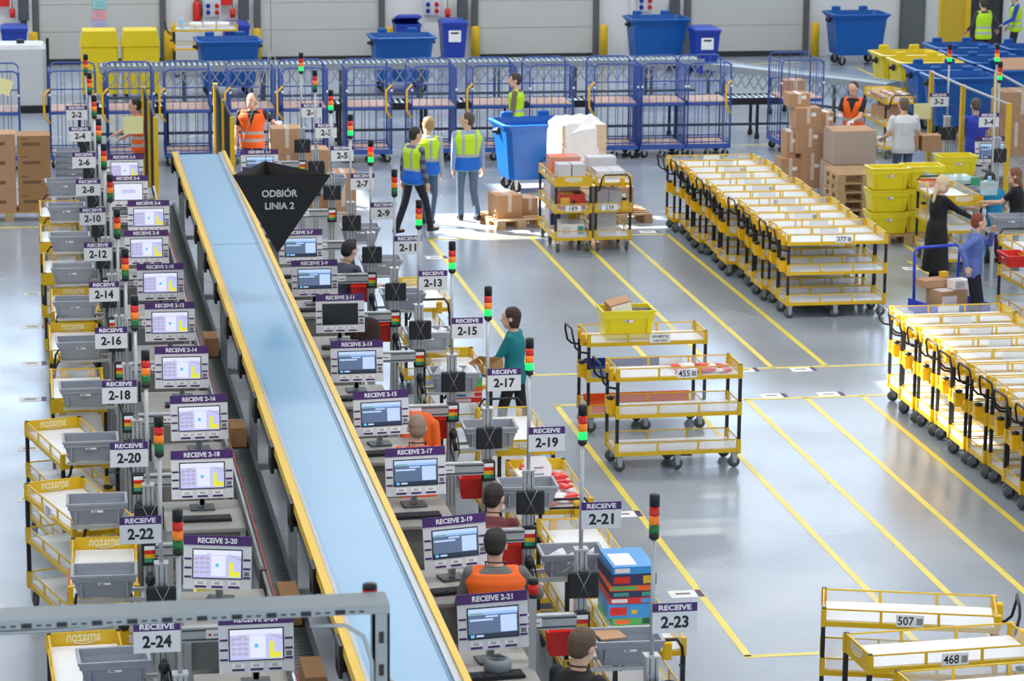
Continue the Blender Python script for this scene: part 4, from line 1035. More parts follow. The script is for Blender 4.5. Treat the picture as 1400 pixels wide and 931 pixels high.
# carton pile on a pallet, right of the middle
pallet((13.05, 47.3, 0), 'pallet under the big carton pile', None, 0, (1.2, 1.0))
BP = [((12.72, 46.95, .146), (.34, .42, .5)), ((13.07, 46.85, .146), (.36, .42, .6)), ((13.43, 46.82, .146), (.34, .4, .52)), ((13.43, 46.82, .668), (.34, .4, .40)), ((13.02, 46.85, .748), (.44, .42, .42)), ((12.74, 47.0, .648), (.16, .4, .44)), ((13.36, 47.0, 1.07), (.22, .35, .34)), ((12.98, 46.85, 1.17), (.44, .4, .34)), ((12.86, 47.0, 1.512), (.36, .38, .22))]
BL = ['bottom left carton', 'bottom middle carton', 'bottom right carton', 'second carton up on the right side', 'large carton above the bottom middle one', 'narrow carton on the left side', 'small carton on the upper right', 'wide carton just below the topmost', 'topmost carton']
for (l, s), lab in zip(BP, BL): carton('carton', l, s, lab + ' of the big pile with white tape strips', 'cartons in the big pile', 0, CARD, True, 1)
# wrapped cartons and pallet stack
WRAP = mat('stretch_film', (225, 225, 225), .15, alpha=.42, vary=0)
for k in range(5): pallet((13.4, 44.95, k * .146), 'empty wooden pallet in the pallet stack, %s from the bottom' % ORD[k], 'stacked pallets', rad(0) + (k % 3 - 1) * 1.5, (.98, .8))
for z, h, lab in ((0, .68, 'lower film-wrapped carton behind the pallet stack'), (.682, .56, 'upper film-wrapped carton behind the pallet stack')):
    o = carton('wrapped_carton', (13.55, 46.1, z), (.78 - z * .1, .7 - z * .06, h), lab, 'film-wrapped cartons', 0, CARD, False, 0)
    w_ = .79 - z * .1; d = .71 - z * .06; MB().bx(-w_ / 2 - .003, w_ / 2 + .003, -d / 2 - .003, d / 2 + .003, .01, h - .01, WRAP).build('film', o)
# pallets by trolleys 189 and 239
pallet((7.62, 44.75, 0), 'pallet with sunlit cartons left of trolley 189', None, 12, (.85, .9))
for l, s, lab in (((7.50, 44.7, .146), (.42, .45, .36), 'sunlit carton on the pallet left of trolley 189'), ((7.88, 44.95, .146), (.26, .4, .26), 'smaller carton on the pallet left of trolley 189')): carton('carton', l, s, lab, 'cartons on the pallet by trolley 189', 10, CARD, True, 0)
pallet((9.35, 45.0, 0), 'pallet right of trolley 239 carrying an open carton', None, 4, (1.0, .9))
carton('open_carton', (9.3, 44.95, .146), (.55, .5, .42), 'open brown carton on the pallet right of trolley 239', None, 3, CARD, False, 1, True)
t = thing('paper_stack', 'tall stack of paper sheets under white film, behind trolleys 189 and 239', 'paper stack', (9.05, 46.6, 0), rad(3))
rnd = random.Random(3); m = MB()
for k in range(26): dx, dy = rnd.uniform(-.012, .012), rnd.uniform(-.012, .012); m.bx(-.38 + dx, .38 + dx, -.35 + dy, .35 + dy, .15 + k * .046, .15 + k * .046 + .043, mat('paper_bundles', (226, 206, 178), .8))
m.build('sheets', t)
fm_ = MB(); n = 16; rs = []
for z, e in ((.5, .42), (.9, .43), (1.25, .42), (1.36, .40), (1.44, .3)):
    rs.append([V((e + rnd.uniform(-.03, .03)) * math.cos(2 * PI * i / n) * 1.12 - .05, (e + rnd.uniform(-.03, .03)) * math.sin(2 * PI * i / n) * 1.02, z + rnd.uniform(-.04, .04)) for i in range(n)])
fm_.rings(rs, mat('crumpled_film', (244, 246, 250), .3), True, False); fm_.build('film_cover', t)
MB().bx(-.5, .5, -.42, .42, 0, .15, WOOD).build('pallet_base', t)
# ================================================================ yellow totes on the right
YT = [None]
def ytote(loc, lab, rz=0, grp='yellow totes'):
    return tote(loc, lab, grp, rad(rz), YT, tote_mesh(.60, .40, .34, YELP, .025, .04, True), 'tote', 'yellow_tote')
ytote((6.72, 31.66, 1.06), 'yellow tote holding an open parcel on the trolley with the blue shelf', 0)
carton('parcel', (6.66, 31.66, 1.26), (.26, .2, .24), 'opened cardboard parcel with a white label in the yellow tote', None, -8, CARD, False, 0); 
o = bpy.data.objects['parcel']; o.rotation_euler = (rad(8), rad(-12), rad(8)); MB().bx(-.12, .12, -.112, -.101, .05, .22, PAP).build('paper_label', o)
MB().bx(-.1, .1, -.04, .04, 0, .03, BLK)
m = MB(); m.bx(-.1, .1, -.06, .06, 0, .05, BLK); tag(m.build('black_case', loc=(6.9, 31.66, 1.33)), 'black case lying in the yellow tote beside the parcel', 'case')
pallet((13.42, 42.72, 0), 'pallet under the yellow tote stacks', None, 0, (.85, .9))
for c, x in enumerate((13.12, 13.72)):
    for r in range(3):
        ytote((x, 42.55 + (.0 if c == 0 else .12), .148 + r * .345), 'yellow tote in the %s stack on the pallet, %s' % ('left' if c == 0 else 'right', ('at the bottom', 'in the middle', 'on top')[r]))
for (px, py, z, lab) in ((1258, 216, .95, 'lower yellow tote behind the grey tote below sign 3-2'), (1277, 203, 1.0, 'yellow tote beside the black display of sign 3-2')):
    p = at(px, py, z + .3); ytote((p.x, p.y + .3, .62), lab)
p = at(1313, 218, 1.1); ytote((p.x, p.y + .25, .80), 'yellow tote with a black round mark, right of sign 3-2 post')
o = bpy.data.objects['yellow_tote.00%d' % 0] if 'yellow_tote.000' in bpy.data.objects else None
for px, py, lab in ((1262, 234, 'grey tote on the bench in front of the small yellow totes'), (1322, 264, 'grey tote on the bench beside the blonde person'), (1385, 302, 'grey tote at the right edge below the person in black')):
    p = at(px, py, .95); tote((p.x, p.y + .2, .80), lab, 'grey totes at the right-hand benches', rad(-4))
    bench_ = thing('workbench', 'grey bench ' + {1262: 'carrying the grey tote in front of the small yellow totes', 1322: 'carrying the grey tote beside the blonde person', 1385: 'carrying the grey tote at the right edge'}[px], 'workbench', (p.x + .1, p.y + .2, 0))
    MB().rbox(-.45, .45, -.26, .22, .77, .798, BT, .006).build('bench_top', bench_)
    for x in (-.4, .4):
        for y in (-.22, .18): MB().bx(x - .02, x + .02, y - .02, y + .02, 0, .77, ALU).build('leg', bench_)
GRE = mat('green_edge_acrylic', (60, 160, 110), .2); GLS = mat('pale_glass', (214, 240, 240), .1, alpha=.45, vary=0)
for px, py, z, lab in ((1310, 243, 1.1, 'clear acrylic rack with green edges beyond the blonde person'),):
    p = at(px, py, z); t = thing('acrylic_rack', lab, 'rack', (p.x, p.y + .3, z - .1))
    MB().bx(-.32, .32, -.3, .3, .05, .06, GLS).build('tray', t); MB().bx(-.32, .32, -.305, -.298, 0, .12, GLS).bx(-.325, -.318, -.3, .3, 0, .12, GLS).build('side', t)
    MB().bx(.2, .34, -.31, -.305, -.05, .1, GRE).bx(.318, .325, -.3, .3, 0, .06, GRE).build('edge', t)
    b_ = MB()
    for x in (-.28, .28):
        for y in (-.26, .26): b_.bx(x - .015, x + .015, y - .015, y + .015, -(z - .1), .05, ALU)
    b_.build('support', t)
# ================================================================ small goods
def packet(loc, s, m, lab, grp, R, name='packet', cat='packet'):
    """soft pouch with pinched ends"""
    q = MB(); w_, d, h = s; rs = []
    for k in range(7):
        u = k / 6 * 2 - 1; e = math.sqrt(max(0.02, 1 - abs(u) ** 3)); rs.append([V(u * w_ / 2, (d / 2) * (1 if abs(math.cos(a)) > .5 else .75) * math.cos(a), h / 2 * e * math.sin(a)) for a in [2 * PI * i / 8 for i in range(8)]])
    q.rings(rs, m, True, True); o = q.build(name, loc=loc); o.rotation_euler = R; return tag(o, lab, cat, grp)
RP, WP = mat('red_packet_film', (226, 50, 44), .3), mat('white_packet_film', (240, 232, 232), .3); SILV = mat('white_mail_bag', (226, 226, 234), .3)
rnd = random.Random(11)
for k in range(12):
    c = k % 3 != 1
    packet((6.98 + (k % 6) * .088, 29.80 + (k // 6) * .2 + rnd.uniform(-.03, .03), 1.075 + rnd.uniform(0, .02)), (.2, .13, .045), RP if c else WP, '%s packet lying on the top shelf of trolley 455' % ('red' if c else 'white'), ('red' if c else 'white') + ' packets on trolley 455', (rnd.uniform(-.1, .1), rnd.uniform(-.1, .1), rnd.uniform(-.9, .9)))
for k in range(26):
    c = k % 2
    packet((4.47 + (k % 4) * .11, 24.85 + (k // 4) * .16 + rnd.uniform(-.03, .03), 1.08 + rnd.uniform(0, .05)), (.18, .12, .05), RP if c else WP, '%s packet in the heap on the trolley left of RECEIVE 2-19' % ('red' if c else 'white'), ('red' if c else 'white') + ' packets left of 2-19', (rnd.uniform(-.3, .3), rnd.uniform(-.3, .3), rnd.uniform(-1.5, 1.5)))
def bags(cx, cy, z, n, lab, grp, spread=.14):
    for k in range(n):
        packet((cx - spread + 2 * spread * (k % 5) / 4 + rnd.uniform(-.02, .02), cy - .07 + .14 * (k // 5) / 2, z + rnd.uniform(0, .06)), (.19, .15, .06), SILV, lab, grp, (rnd.uniform(-.5, .5), rnd.uniform(-1.3, -.5), rnd.uniform(-.6, .6)), 'mail_bag', 'bag')
bags(4.30, YO[11] * K + .21, 1.31, 10, 'white plastic mail bag heaped in the grey tote of post 2-11', 'mail bags in tote 2-11')
bags(4.30, YO[13] * K + .21, 1.33, 12, 'white plastic mail bag heaped in the grey tote of post 2-13', 'mail bags in tote 2-13')
bags(4.30, YO[19] * K + .21, 1.30, 6, 'white paper bag lying in the grey tote of post 2-19', 'paper bags in tote 2-19')
def gbox(loc, s, cols, lab, grp, rz=0, name='boxed_game', cat='boxed game'):
    q = MB(); w_, d, h = s; n = len(cols)
    q.bx(-w_ / 2, w_ / 2, -d / 2, d / 2, 0, h, cols[0])
    if n > 1: q.bx(-w_ * .45, -w_ * (.1 if n > 2 else -.1), -d / 2 - .0015, -d / 2, h * .2, h * .8, cols[1]).bx(-w_ * .42, w_ * .1, -d * .4, d * .2, h, h + .0015, cols[1])
    if n > 2: q.bx(w_ * .2, w_ * .46, -d / 2 - .0015, -d / 2, h * .15, h * .85, cols[2])
    if n > 3: q.bx(w_ * .0, w_ * .12, -d / 2 - .0015, -d / 2, h * .3, h * .6, cols[3]).bx(w_ * .15, w_ * .4, -d * .3, d * .3, h, h + .0015, cols[3])
    o = q.build(name, loc=loc); o.rotation_euler = (0, 0, rad(rz)); return tag(o, lab, cat, grp)
SKY, NAV, GRN, TEA = mat('sky_print', (60, 150, 216), .4), mat('navy_print', (44, 52, 92), .4), mat('leaf_print', (90, 190, 96), .4), mat('teal_print', (70, 150, 140), .4)
z = 1.06
GM = [((.34, .5, .06), (GRN, ORG, mat('dark_green_print', (20, 90, 70), .4)), 'green boxed game at the bottom of the pile on the 2-23 trolley'), ((.38, .52, .11), (SKY, RED, SKY, YEL), 'sky-blue boxed game with a red corner in the pile on the 2-23 trolley'), ((.36, .5, .05), (RP, WP, SKY), 'red and white boxed game in the pile on the 2-23 trolley'),
      ((.35, .5, .05), (NAV, TEA, TEA), 'dark boxed game with a teal end in the pile on the 2-23 trolley'), ((.36, .5, .045), (ORG, GRN), 'orange and green boxed game in the pile on the 2-23 trolley'), ((.36, .52, .09), (NAV, RED, YEL, NAV), 'navy boxed game second from the top of the pile on the 2-23 trolley'), ((.34, .52, .06), (SKY, WP, SKY), 'light blue boxed game on top of the pile on the 2-23 trolley')]
for s, c, lab in GM: gbox((4.62, 21.55, z), s, c, lab, 'boxed games on the 2-23 trolley', rnd.uniform(-3, 3)); z += s[2] + .003
z = .70
for s, c, lab in (((.3, .4, .05), (RED, WP), 'red boxed game at the bottom of the pile by post 2-15'), ((.3, .4, .06), (WP, SKY, RP), 'white boxed game in the pile by post 2-15'), ((.3, .4, .05), (ORG, YEL), 'orange boxed game in the pile by post 2-15'), ((.3, .4, .05), (GRN, TEA), 'green boxed game in the pile by post 2-15'), ((.3, .4, .05), (SKY, WP, GRN), 'blue boxed game on top of the pile by post 2-15')):
    gbox((4.45, 28.95, z + .36), s, c, lab, 'boxed games by post 2-15', rnd.uniform(-3, 3)); z += s[2] + .003
# goods on trolleys 189 and 239
GG = 'goods on trolley 189'
KR = mat('red_carton_print', (196, 50, 40), .5); LG = mat('pale_grey_carton', (206, 206, 212), .6)
gbox((8.02, 42.55, 1.06), (.2, .3, .26), (LG,), 'left pale grey carton on top of trolley 189', GG, name='pale_carton', cat='carton'); gbox((8.24, 42.55, 1.06), (.2, .3, .26), (LG,), 'right pale grey carton on top of trolley 189', GG, name='pale_carton', cat='carton')
gbox((8.12, 43.05, 1.06), (.46, .4, .30), (mat('salmon_carton', (214, 150, 130), .7), ORG), 'salmon coloured carton behind the pale ones on trolley 189', GG, name='salmon_carton', cat='carton')
gbox((8.13, 42.5, .65), (.4, .34, .22), (KR, mat('gold_print', (226, 180, 60), .5), KR, BLK), 'red carton on the middle shelf of trolley 189', GG, name='red_carton', cat='carton')
gbox((8.12, 43.1, .65), (.46, .5, .3), (LG,), 'grey carton behind the red one on trolley 189', GG, name='pale_carton', cat='carton')
gbox((8.15, 42.6, .23), (.36, .5, .18), (WP, LG, TEA), 'white carton on the bottom shelf of trolley 189', GG, name='pale_carton', cat='carton')
gbox((8.12, 43.2, .23), (.44, .4, .3), (LG, NAV, YEL), 'mixed grey carton at the back of the bottom shelf of trolley 189', GG, name='pale_carton', cat='carton')
GG = 'goods on trolley 239'
for x, y, z, s, lab in ((8.66, 42.8, 1.06, (.22, .5, .12), 'flat pale carton on top of trolley 239, left one'), (8.88, 42.8, 1.06, (.2, .5, .12), 'flat pale carton on top of trolley 239, right one'), (8.75, 43.3, 1.06, (.44, .3, .24), 'pale film bundle on top of trolley 239'), (8.63, 42.7, .65, (.2, .3, .26), 'left pale carton on the middle shelf of trolley 239'), (8.84, 42.7, .65, (.2, .3, .24), 'right pale carton on the middle shelf of trolley 239'), (8.68, 42.7, .23, (.34, .4, .34), 'pale carton on the bottom shelf of trolley 239')):
    gbox((x, y, z), s, (LG,), lab, GG, name='pale_carton', cat='carton')
# parcels on the trolley behind the man in white
TW = at(1208, 203, .2) + V(.28, .68, 0)
for k in range(8):
    gbox((TW.x - .18 + (k % 3) * .18, TW.y - .4 + (k // 3) * .3, 1.06), (.18, .24, .06 + .02 * (k % 3)), (CARD, WP), 'brown parcel on the top shelf of the trolley before the yellow bins', 'parcels before the yellow bins', rnd.uniform(-15, 15), 'parcel', 'parcel')
carton('carton', (TW.x, TW.y, .65), (.42, .5, .26), 'brown carton on the middle shelf behind the person in white', None, 20, CARD, False, 0)
carton('carton', (CAGE_X[13] - .1, 51.6, 1.045), (.4, .4, .3), 'brown carton on the shelf of the roll cage standing apart', None, 0, CARD, True, 0)
p = at(1360, 165, .9)
for k, (dx, dz, s) in enumerate((((0), 0, (.8, .7, .62)), (.1, .622, (.75, .7, .55)))): carton('carton', (p.x + 1.0 + dx, p.y + 2.0, dz), s, ('lower', 'upper')[k] + ' large carton behind sign 3-4', 'large cartons behind sign 3-4', 0, CARD, True, 0)
# papers, books, standing sheet
m = MB(); m.prism([(-.11, 0), (.11, 0), (.13, .2), (.07, .3), (-.13, .3)], -.004, .004, PAP, T_((0, 0, 0), rad(4), rad(-14)))
for k in range(3): m.bx(-.04, .05, -.012, -.005, .07 + k * .06, .078 + k * .06, CODEP, T_((0, .0, 0), rad(4), rad(-14)))
p = at(737, 668, 1.08); tag(m.build('information_sheet', loc=p), 'white printed sheet standing on the trolley left of RECEIVE 2-19', 'sheet')
gbox((4.55, 23.2, 1.06), (.24, .3, .03), (SKY, RP, WP), 'blue and red book lying on the trolley left of RECEIVE 2-21', None, -12, 'book', 'book')
gbox((4.66, 22.95, 1.06), (.4, .4, .012), (PAP,), 'white sheets lying on the trolley left of RECEIVE 2-21', None, 4, 'paper_sheets', 'paper')
o = gbox((4.62, YO[23] + .02, .9), (.2, .26, .012), (CARD,), 'brown envelope on the rim of the tote at post 2-21', None, 10, 'envelope', 'envelope'); o.location = (4.18, YO[21] * K + .30, 1.392)
# cartons below the belt and benches
for (x, y, z, s, lab, m_) in ((3.12, 24.75, PL0, (.2, .4, 1.2), 'tall brown carton standing between the belt and the RECEIVE 2-17 monitor', 1), (2.08, 23.2, .652, (.16, .6, .2), 'brown carton on the roller conveyor below the belt, beside RECEIVE 2-20', 0), (2.08, 21.2, .652, (.16, .5, .22), 'brown carton on the roller conveyor below the belt, behind the gantry', 0), (2.08, 29.0, .652, (.16, .4, .2), 'brown carton on the roller conveyor beside RECEIVE 2-14', 0), (2.08, 33.2, .652, (.16, .4, .22), 'brown carton on the roller conveyor beside RECEIVE 2-10', 0)):
    sc(carton('carton', stn(x, y, z), s, lab, None, 0, CARDD, False, 0))
# yellow totes under the left benches
for n in (14, 16, 18, 20, 24, 10):
    ytote(stn(1.55, YE[n] - .35, .322), 'yellow tote on the low shelf of the RECEIVE 2-%d bench' % n, 90, 'yellow totes under the left benches')
# red hanging bins behind the right posts
RB = [None]
for n in (9, 11, 15, 17, 19, 21):
    q = MB(); q.prism([(-.11, 0), (.11, 0), (.13, .2), (-.13, .2)], -.06, .06, RED); q.prism([(-.1, .2), (.1, .2), (.1, .3), (-.1, .3)], .045, .06, RED)
    if RB[0] is None: RB[0] = q.build('red_pick_bin', loc=(0, 0, 0)); o = RB[0]
    else: o = dup(RB[0], (0, 0, 0))
    o.location = stn(XO - .12, YO[n] + .108, .72); sc(o); tag(o, 'red plastic bin hung behind the post of sign 2-%d' % n, 'bin', 'red bins behind the right posts')
# paper floor labels
FLB = MB(); FLB.bx(-.16, .16, -.11, .11, .0005, .002, PAP); FLB.bx(.1, .16, -.11, .11, .002, .0026, PUR); FLB.bx(-.1, .04, -.02, .03, .002, .0026, CODEP)
first = None
for px, py, lab in ((856, 703, 'beside the lane line right of sign 2-21'), (938, 812, 'behind the RECEIVE 2-23 sign'), (1098, 505, 'on the cross line, between the second and third lanes'), (1136, 539, 'on the near cross line, at the third lane'), (1058, 541, 'on the near cross line, at the second lane'), (1020, 506, 'on the upper cross line beside trolley 455'),
                    (597, 352, 'beside the first lane line above sign 2-13'), (716, 317, 'in front of the sunlit pallet'), (888, 317, 'right of trolley 239'), (1249, 367, 'left of the blue hand truck'), (48, 402, 'on the left aisle, sixth up'), (47, 447, 'on the left aisle, fifth up'), (46, 497, 'on the left aisle, fourth up'), (45, 546, 'on the left aisle, third up'), (44, 613, 'on the left aisle, second up'), (44, 682, 'on the left aisle, nearest us')):
    p = at(px, py, 0)
    if first is None: first = FLB.build('floor_label', loc=(p.x, p.y, 0)); o = first
    else: o = dup(first, (p.x, p.y, 0))
    tag(o, 'white paper floor label ' + lab, 'floor label', 'paper labels on the floor')
# blue hand truck with boxes
p = at(1293, 441, 0)
t = thing('hand_truck', 'blue hand truck loaded with small boxes, in front of the red-haired person', 'hand truck', (p.x, p.y, 0), rad(15))
BT2 = mat('bright_blue_plastic', (40, 70, 214), .35)
MB().tube([(.34, .28, .16), (.36, .28, .95), (.3, .28, 1.0), (-.3, .28, 1.0), (-.36, .28, .95), (-.34, .28, .16)], .02, BT2, 8).build('push_bar', t)
b = MB(); b.bx(-.42, .42, -.4, .3, .15, .2, BT2); b.bx(-.42, -.4, -.4, .3, .2, .32, BT2).bx(.4, .42, -.4, .3, .2, .32, BT2).bx(-.42, .42, -.42, -.4, .2, .32, BT2); b.build('platform', t)
for x in (-.32, .32):
    for y in (-.3, .22):
        ff, fw = MB(), MB(); caster(ff, fw, x, y, .05, .15); c = ff.build('caster', t); fw.build('wheel', c)
q = Matrix.Translation((p.x, p.y, 0)) @ Matrix.Rotation(rad(15), 4, 'Z')
for l, s, c, lab in (((-.1, -.15, .20), (.42, .36, .3), (CARD, WP), 'brown carton on the blue hand truck'), ((-.2, .05, .51), (.4, .24, .1), (CARD,), 'flat brown box across the cartons on the blue hand truck'), ((.05, -.2, .51), (.24, .2, .12), (WP, LG), 'white carton on top of the blue hand truck load'), ((.0, .1, .615), (.1, .08, .07), (YELO,), 'small yellow box on top of the blue hand truck load'), ((-.25, -.3, .202), (.1, .12, .14), (RED, WP), 'red and white carton at the front of the blue hand truck')):
    w_ = q @ Vector(l); gbox(tuple(w_), s, c, lab, 'boxes on the blue hand truck', 15, 'small_carton', 'carton')
# red trays hung on the right-hand trolleys
for l, rz, lab in ((at(1272, 262, .92), -90, 'red tray hung on the trolley beside the blonde person'), (at(1385, 362, .92), -90, 'red tray hung on the trolley right of the person in blue')):
    q = tote_mesh(.44, .3, .16, RED, .015, .04, True); o = q.build('red_tray', loc=l); o.rotation_euler = (0, 0, rad(rz)); tag(o, lab, 'tray', 'red trays on the right-hand trolleys')
# trays, grey fan unit at the bottom
p = at(680, 918, 1.44); t = thing('desk_fan', 'round grey fan unit at the bottom edge beside the RECEIVE 2-21 keyboard', 'fan', (p.x, p.y, 1.435)); bench('2-23', 3.43, YO[23] - .25)
MB().lathe([(.0, 0), (.08, 0), (.1, .03), (.1, .07), (.085, .1), (.06, .105), (.0, .105)], mat('grey_fan_plastic', (128, 136, 142), .45), n=20).build('housing', t)
g = MB()
for k in range(4): g.lathe([(.012 + k * .015, .106), (.018 + k * .015, .106), (.018 + k * .015, .109), (.012 + k * .015, .109)], DGR, n=18, cap=False)
g.build('grille', t)
# ================================================================ people
def remesh(mb, name, vox, smooth=3, fac=.5):
    o = bpy.data.objects.new('tmp', mb.data('tmp')); COL.objects.link(o)
    r = o.modifiers.new('r', 'REMESH'); r.mode = 'VOXEL'; r.voxel_size = vox; r.use_smooth_shade = True
    if smooth: s = o.modifiers.new('s', 'SMOOTH'); s.factor = fac; s.iterations = smooth
    dg = bpy.context.evaluated_depsgraph_get()
    me = bpy.data.meshes.new_from_object(o.evaluated_get(dg)); me.name = name
    old = o.data; bpy.data.objects.remove(o); bpy.data.meshes.remove(old)
    me.materials.clear()
    return me
def limb(mb, a, b, r0, r1, m=None, n=12, fl=1.0, ref=None):
    """closed tapered limb with round ends"""
    a, b = Vector(a), Vector(b); d = b - a; L = d.length; d.normalize()
    u = (ref or V(1, 0, 0)); u = u - d * u.dot(d)
    if u.length < .1: u = V(0, 1, 0) - d * d.y
    u.normalize(); q = d.cross(u); rs = []
    pr = [(-r0 * .95, r0 * .35), (-r0 * .7, r0 * .72), (-r0 * .3, r0 * .95)] + [(L * k / 4, r0 + (r1 - r0) * k / 4) for k in range(5)] + [(L + r1 * .3, r1 * .95), (L + r1 * .7, r1 * .72), (L + r1 * .95, r1 * .35)]
    for t, r in pr: c = a + d * t; rs.append([c + (u * math.cos(2 * PI * i / n) + q * math.sin(2 * PI * i / n) * fl) * r for i in range(n)])
    mb.rings(rs, m, True, True)
def ik(a, b, l1, l2, hint):
    a, b = Vector(a), Vector(b); d = b - a; L = min(d.length, (l1 + l2) * .995); d.normalize()
    h = Vector(hint); h = h - d * h.dot(d); h.normalize()
    x = (l1 * l1 - l2 * l2 + L * L) / (2 * L); y = math.sqrt(max(0, l1 * l1 - x * x))
    return a + d * x + h * y, a + d * L
SK = {}
def skin(c): 
    return mat('skin_%d_%d_%d' % c, c, .55, vary=.04, scale=20)
SILVER = mat('reflective_band', (176, 178, 178), .4)
def hand(mb, w, d, n, m, s, curl=.5, thumb=1):
    """palm, four separate fingers and a thumb; d along the forearm, n out of the back of the hand"""
    d = Vector(d).normalized(); n = Vector(n); n = (n - d * n.dot(d)).normalized(); x = d.cross(n) * thumb
    T = Matrix((x, d, n)).transposed()
    c = w + d * .045 * s
    mb.ell(c, (.040 * s, .052 * s, .017 * s), m, 10, T)
    for i, L in enumerate((.068, .076, .070, .054)):
        o = w + d * (.088 - (.006 if i == 3 else 0)) * s + x * (.028 - i * .0185) * s
        a1 = curl * .9; d1 = d * math.cos(a1) - n * math.sin(a1); a2 = curl * 2.0; d2 = d * math.cos(a2) - n * math.sin(a2)
        k = o + d1 * L * .5 * s; e = k + d2 * L * .5 * s
        limb(mb, o - d * .01 * s, k, .0088 * s, .0082 * s, m, 7); limb(mb, k, e, .0082 * s, .0068 * s, m, 7)
    o = w + d * .025 * s + x * .032 * s; td = (d * .72 + x * .6 - n * .3).normalized(); k = o + td * .035 * s
    limb(mb, o - td * .012 * s, k, .0115 * s, .0098 * s, m, 7); limb(mb, k, k + (d * .85 + x * .15 - n * .3).normalized() * .03 * s, .0095 * s, .0075 * s, m, 7)
SKIN = (222, 178, 152)
def person(label, head, yaw, h=1.75, lean=0, twist=0, hyaw=0, hpitch=0, hands=((-.22, .02, .80), (.22, .02, .80)), feet=((-.1, 0, 0), (.1, 0, 0)), woman=False,
           top=(60, 60, 70), sleeve='long', top2=None, pants=(34, 36, 46), hair=(50, 40, 34), hairstyle='short', vest=None, gloves=None, skinc=SKIN, coat=False, lanyard=None, group=None, vox=.012, curl=(.5, .5), elb=None, badge=False, stripes=True, wide=1.0, shoes=(30, 30, 34), beard=False, hips=0.0, plat=0.0):
    """head: photograph pixel of the top of the head, or a ground point"""
    s = h / 1.75; sk = skin(skinc)
    L = rad(lean); hz = (.93 - hips) * s
    up = V(0, math.sin(L), math.cos(L)); fw = V(0, math.cos(L), -math.sin(L)); rt = V(1, 0, 0)
    tw = Matrix.Rotation(rad(twist), 3, up); rt2 = tw @ rt; fw2 = tw @ fw
    pel = V(0, -.02 * s, hz)
    sp = lambda t: pel + up * t * s
    neck = sp(.52); hd = neck + (up * .125 + fw2 * .03) * s
    HR0 = Matrix.Rotation(rad(hyaw + twist), 3, 'Z') @ Matrix.Rotation(-rad(hpitch), 3, 'X'); topv = hd + HR0 @ (V(0, -.02, .135) * s)
    base = at(head[0], head[1], topv.z + plat); base.z = plat
    ctr = Vector((topv.x, topv.y, 0))
    sw = (.158 if woman else .174) * wide; HR = Matrix.Rotation(rad(hyaw + twist), 3, 'Z') @ Matrix.Rotation(-rad(hpitch), 3, 'X')
    HS = 1.09; hp = lambda x, y, z: hd + HR @ (V(x, y, z) * s * HS)
    sh = [sp(.445) + rt2 * (q * sw * s) for q in (-1, 1)]
    hip = [pel + V(q * .088 * s, 0, -.01) for q in (-1, 1)]
    kn, an, el, wr = [], [], [], []
    for i in (0, 1):
        f_ = Vector(feet[i]) * s; a_ = f_ + V(0, -.03 * s, .085 * s); k, a2 = ik(hip[i], a_, .425 * s, .42 * s, V(feet[i][0] * .3, 1, 0)); kn.append(k); an.append(a2)
        hn = (elb[i] if elb and elb[i] else ((-1, 1)[i] * .3, -.8, -.5))
        e, w2 = ik(sh[i], Vector(hands[i]) * s, .285 * s, .255 * s, hn); el.append(e); wr.append(w2)
    # ---- torso cross-sections shared by body and clothes
    prof = [(-.12, .150, .105), (-.04, .165, .118), (.06, .155, .108), (.16, .142 if not woman else .125, .098), (.28, .160 if not woman else .148, .112 if not woman else .118), (.38, .172 * wide, .108), (.45, .150 * wide, .082), (.50, .07, .062)]
    if not woman: prof = [(t, a * 1.03 * (1 + (wide - 1) * .6), b * 1.04) for t, a, b in prof]
    def torso(mb, g, lo=-.12, hi=.51, flare=0):
        rs = []
        for t, a, b in prof:
            if t < lo - .001 or t > hi: continue
            k = min(1, max(0, (t + .04) / .3)); R_ = Matrix.Rotation(rad(twist) * k, 3, up)
            r_, f_ = R_ @ rt, R_ @ fw; c = sp(t)
            rs.append([c + r_ * ((a + g) * s * math.cos(q)) + f_ * ((b + g) * s * math.sin(q)) for q in [2 * PI * i / 20 for i in range(20)]])
        mb.rings(rs, None, True, True)
    B = MB(); torso(B, -.012)
    limb(B, neck - up * .03 * s, hd - up * .02 * s, .056 * s, .052 * s)
    B.ell(hp(0, -.008, .028), (.083 * s, .103 * s, .106 * s), None, 16, HR)
    B.ell(hp(0, .028, -.045), (.063 * s, .070 * s, .074 * s), None, 14, HR)
    B.ell(hp(0, .055, -.085), (.030 * s, .030 * s, .024 * s), None, 10, HR)
    limb(B, hp(0, .086, .022), hp(0, .106, -.018), .010 * s, .015 * s); B.ell(hp(0, .098, -.022), (.018 * s, .014 * s, .011 * s), None, 8, HR)
    B.ell(hp(0, .078, .038), (.048 * s, .016 * s, .010 * s), None, 10, HR)
    B.ell(hp(0, .082, -.052), (.024 * s, .012 * s, .011 * s), None, 8, HR)
    for q in (-1, 1): B.ell(hp(q * .077, -.006, .0), (.012 * s, .024 * s, .034 * s), None, 10, HR)
    for i in (0, 1):
        limb(B, sh[i], el[i], .046 * s, .038 * s); limb(B, el[i], wr[i], .039 * s, .026 * s)
        limb(B, hip[i], kn[i], .074 * s, .050 * s); limb(B, kn[i], an[i], .050 * s, .036 * s); limb(B, an[i], an[i] + V(0, .12 * s, -.045 * s), .036 * s, .028 * s)
    for i in (0, 1):
        d = (wr[i] - el[i]).normalized(); limb(B, wr[i] - d * .03 * s, wr[i] + d * .03 * s, .026 * s, .024 * s)
    me = remesh(B, 'person_body', vox * .8 * s, 2)
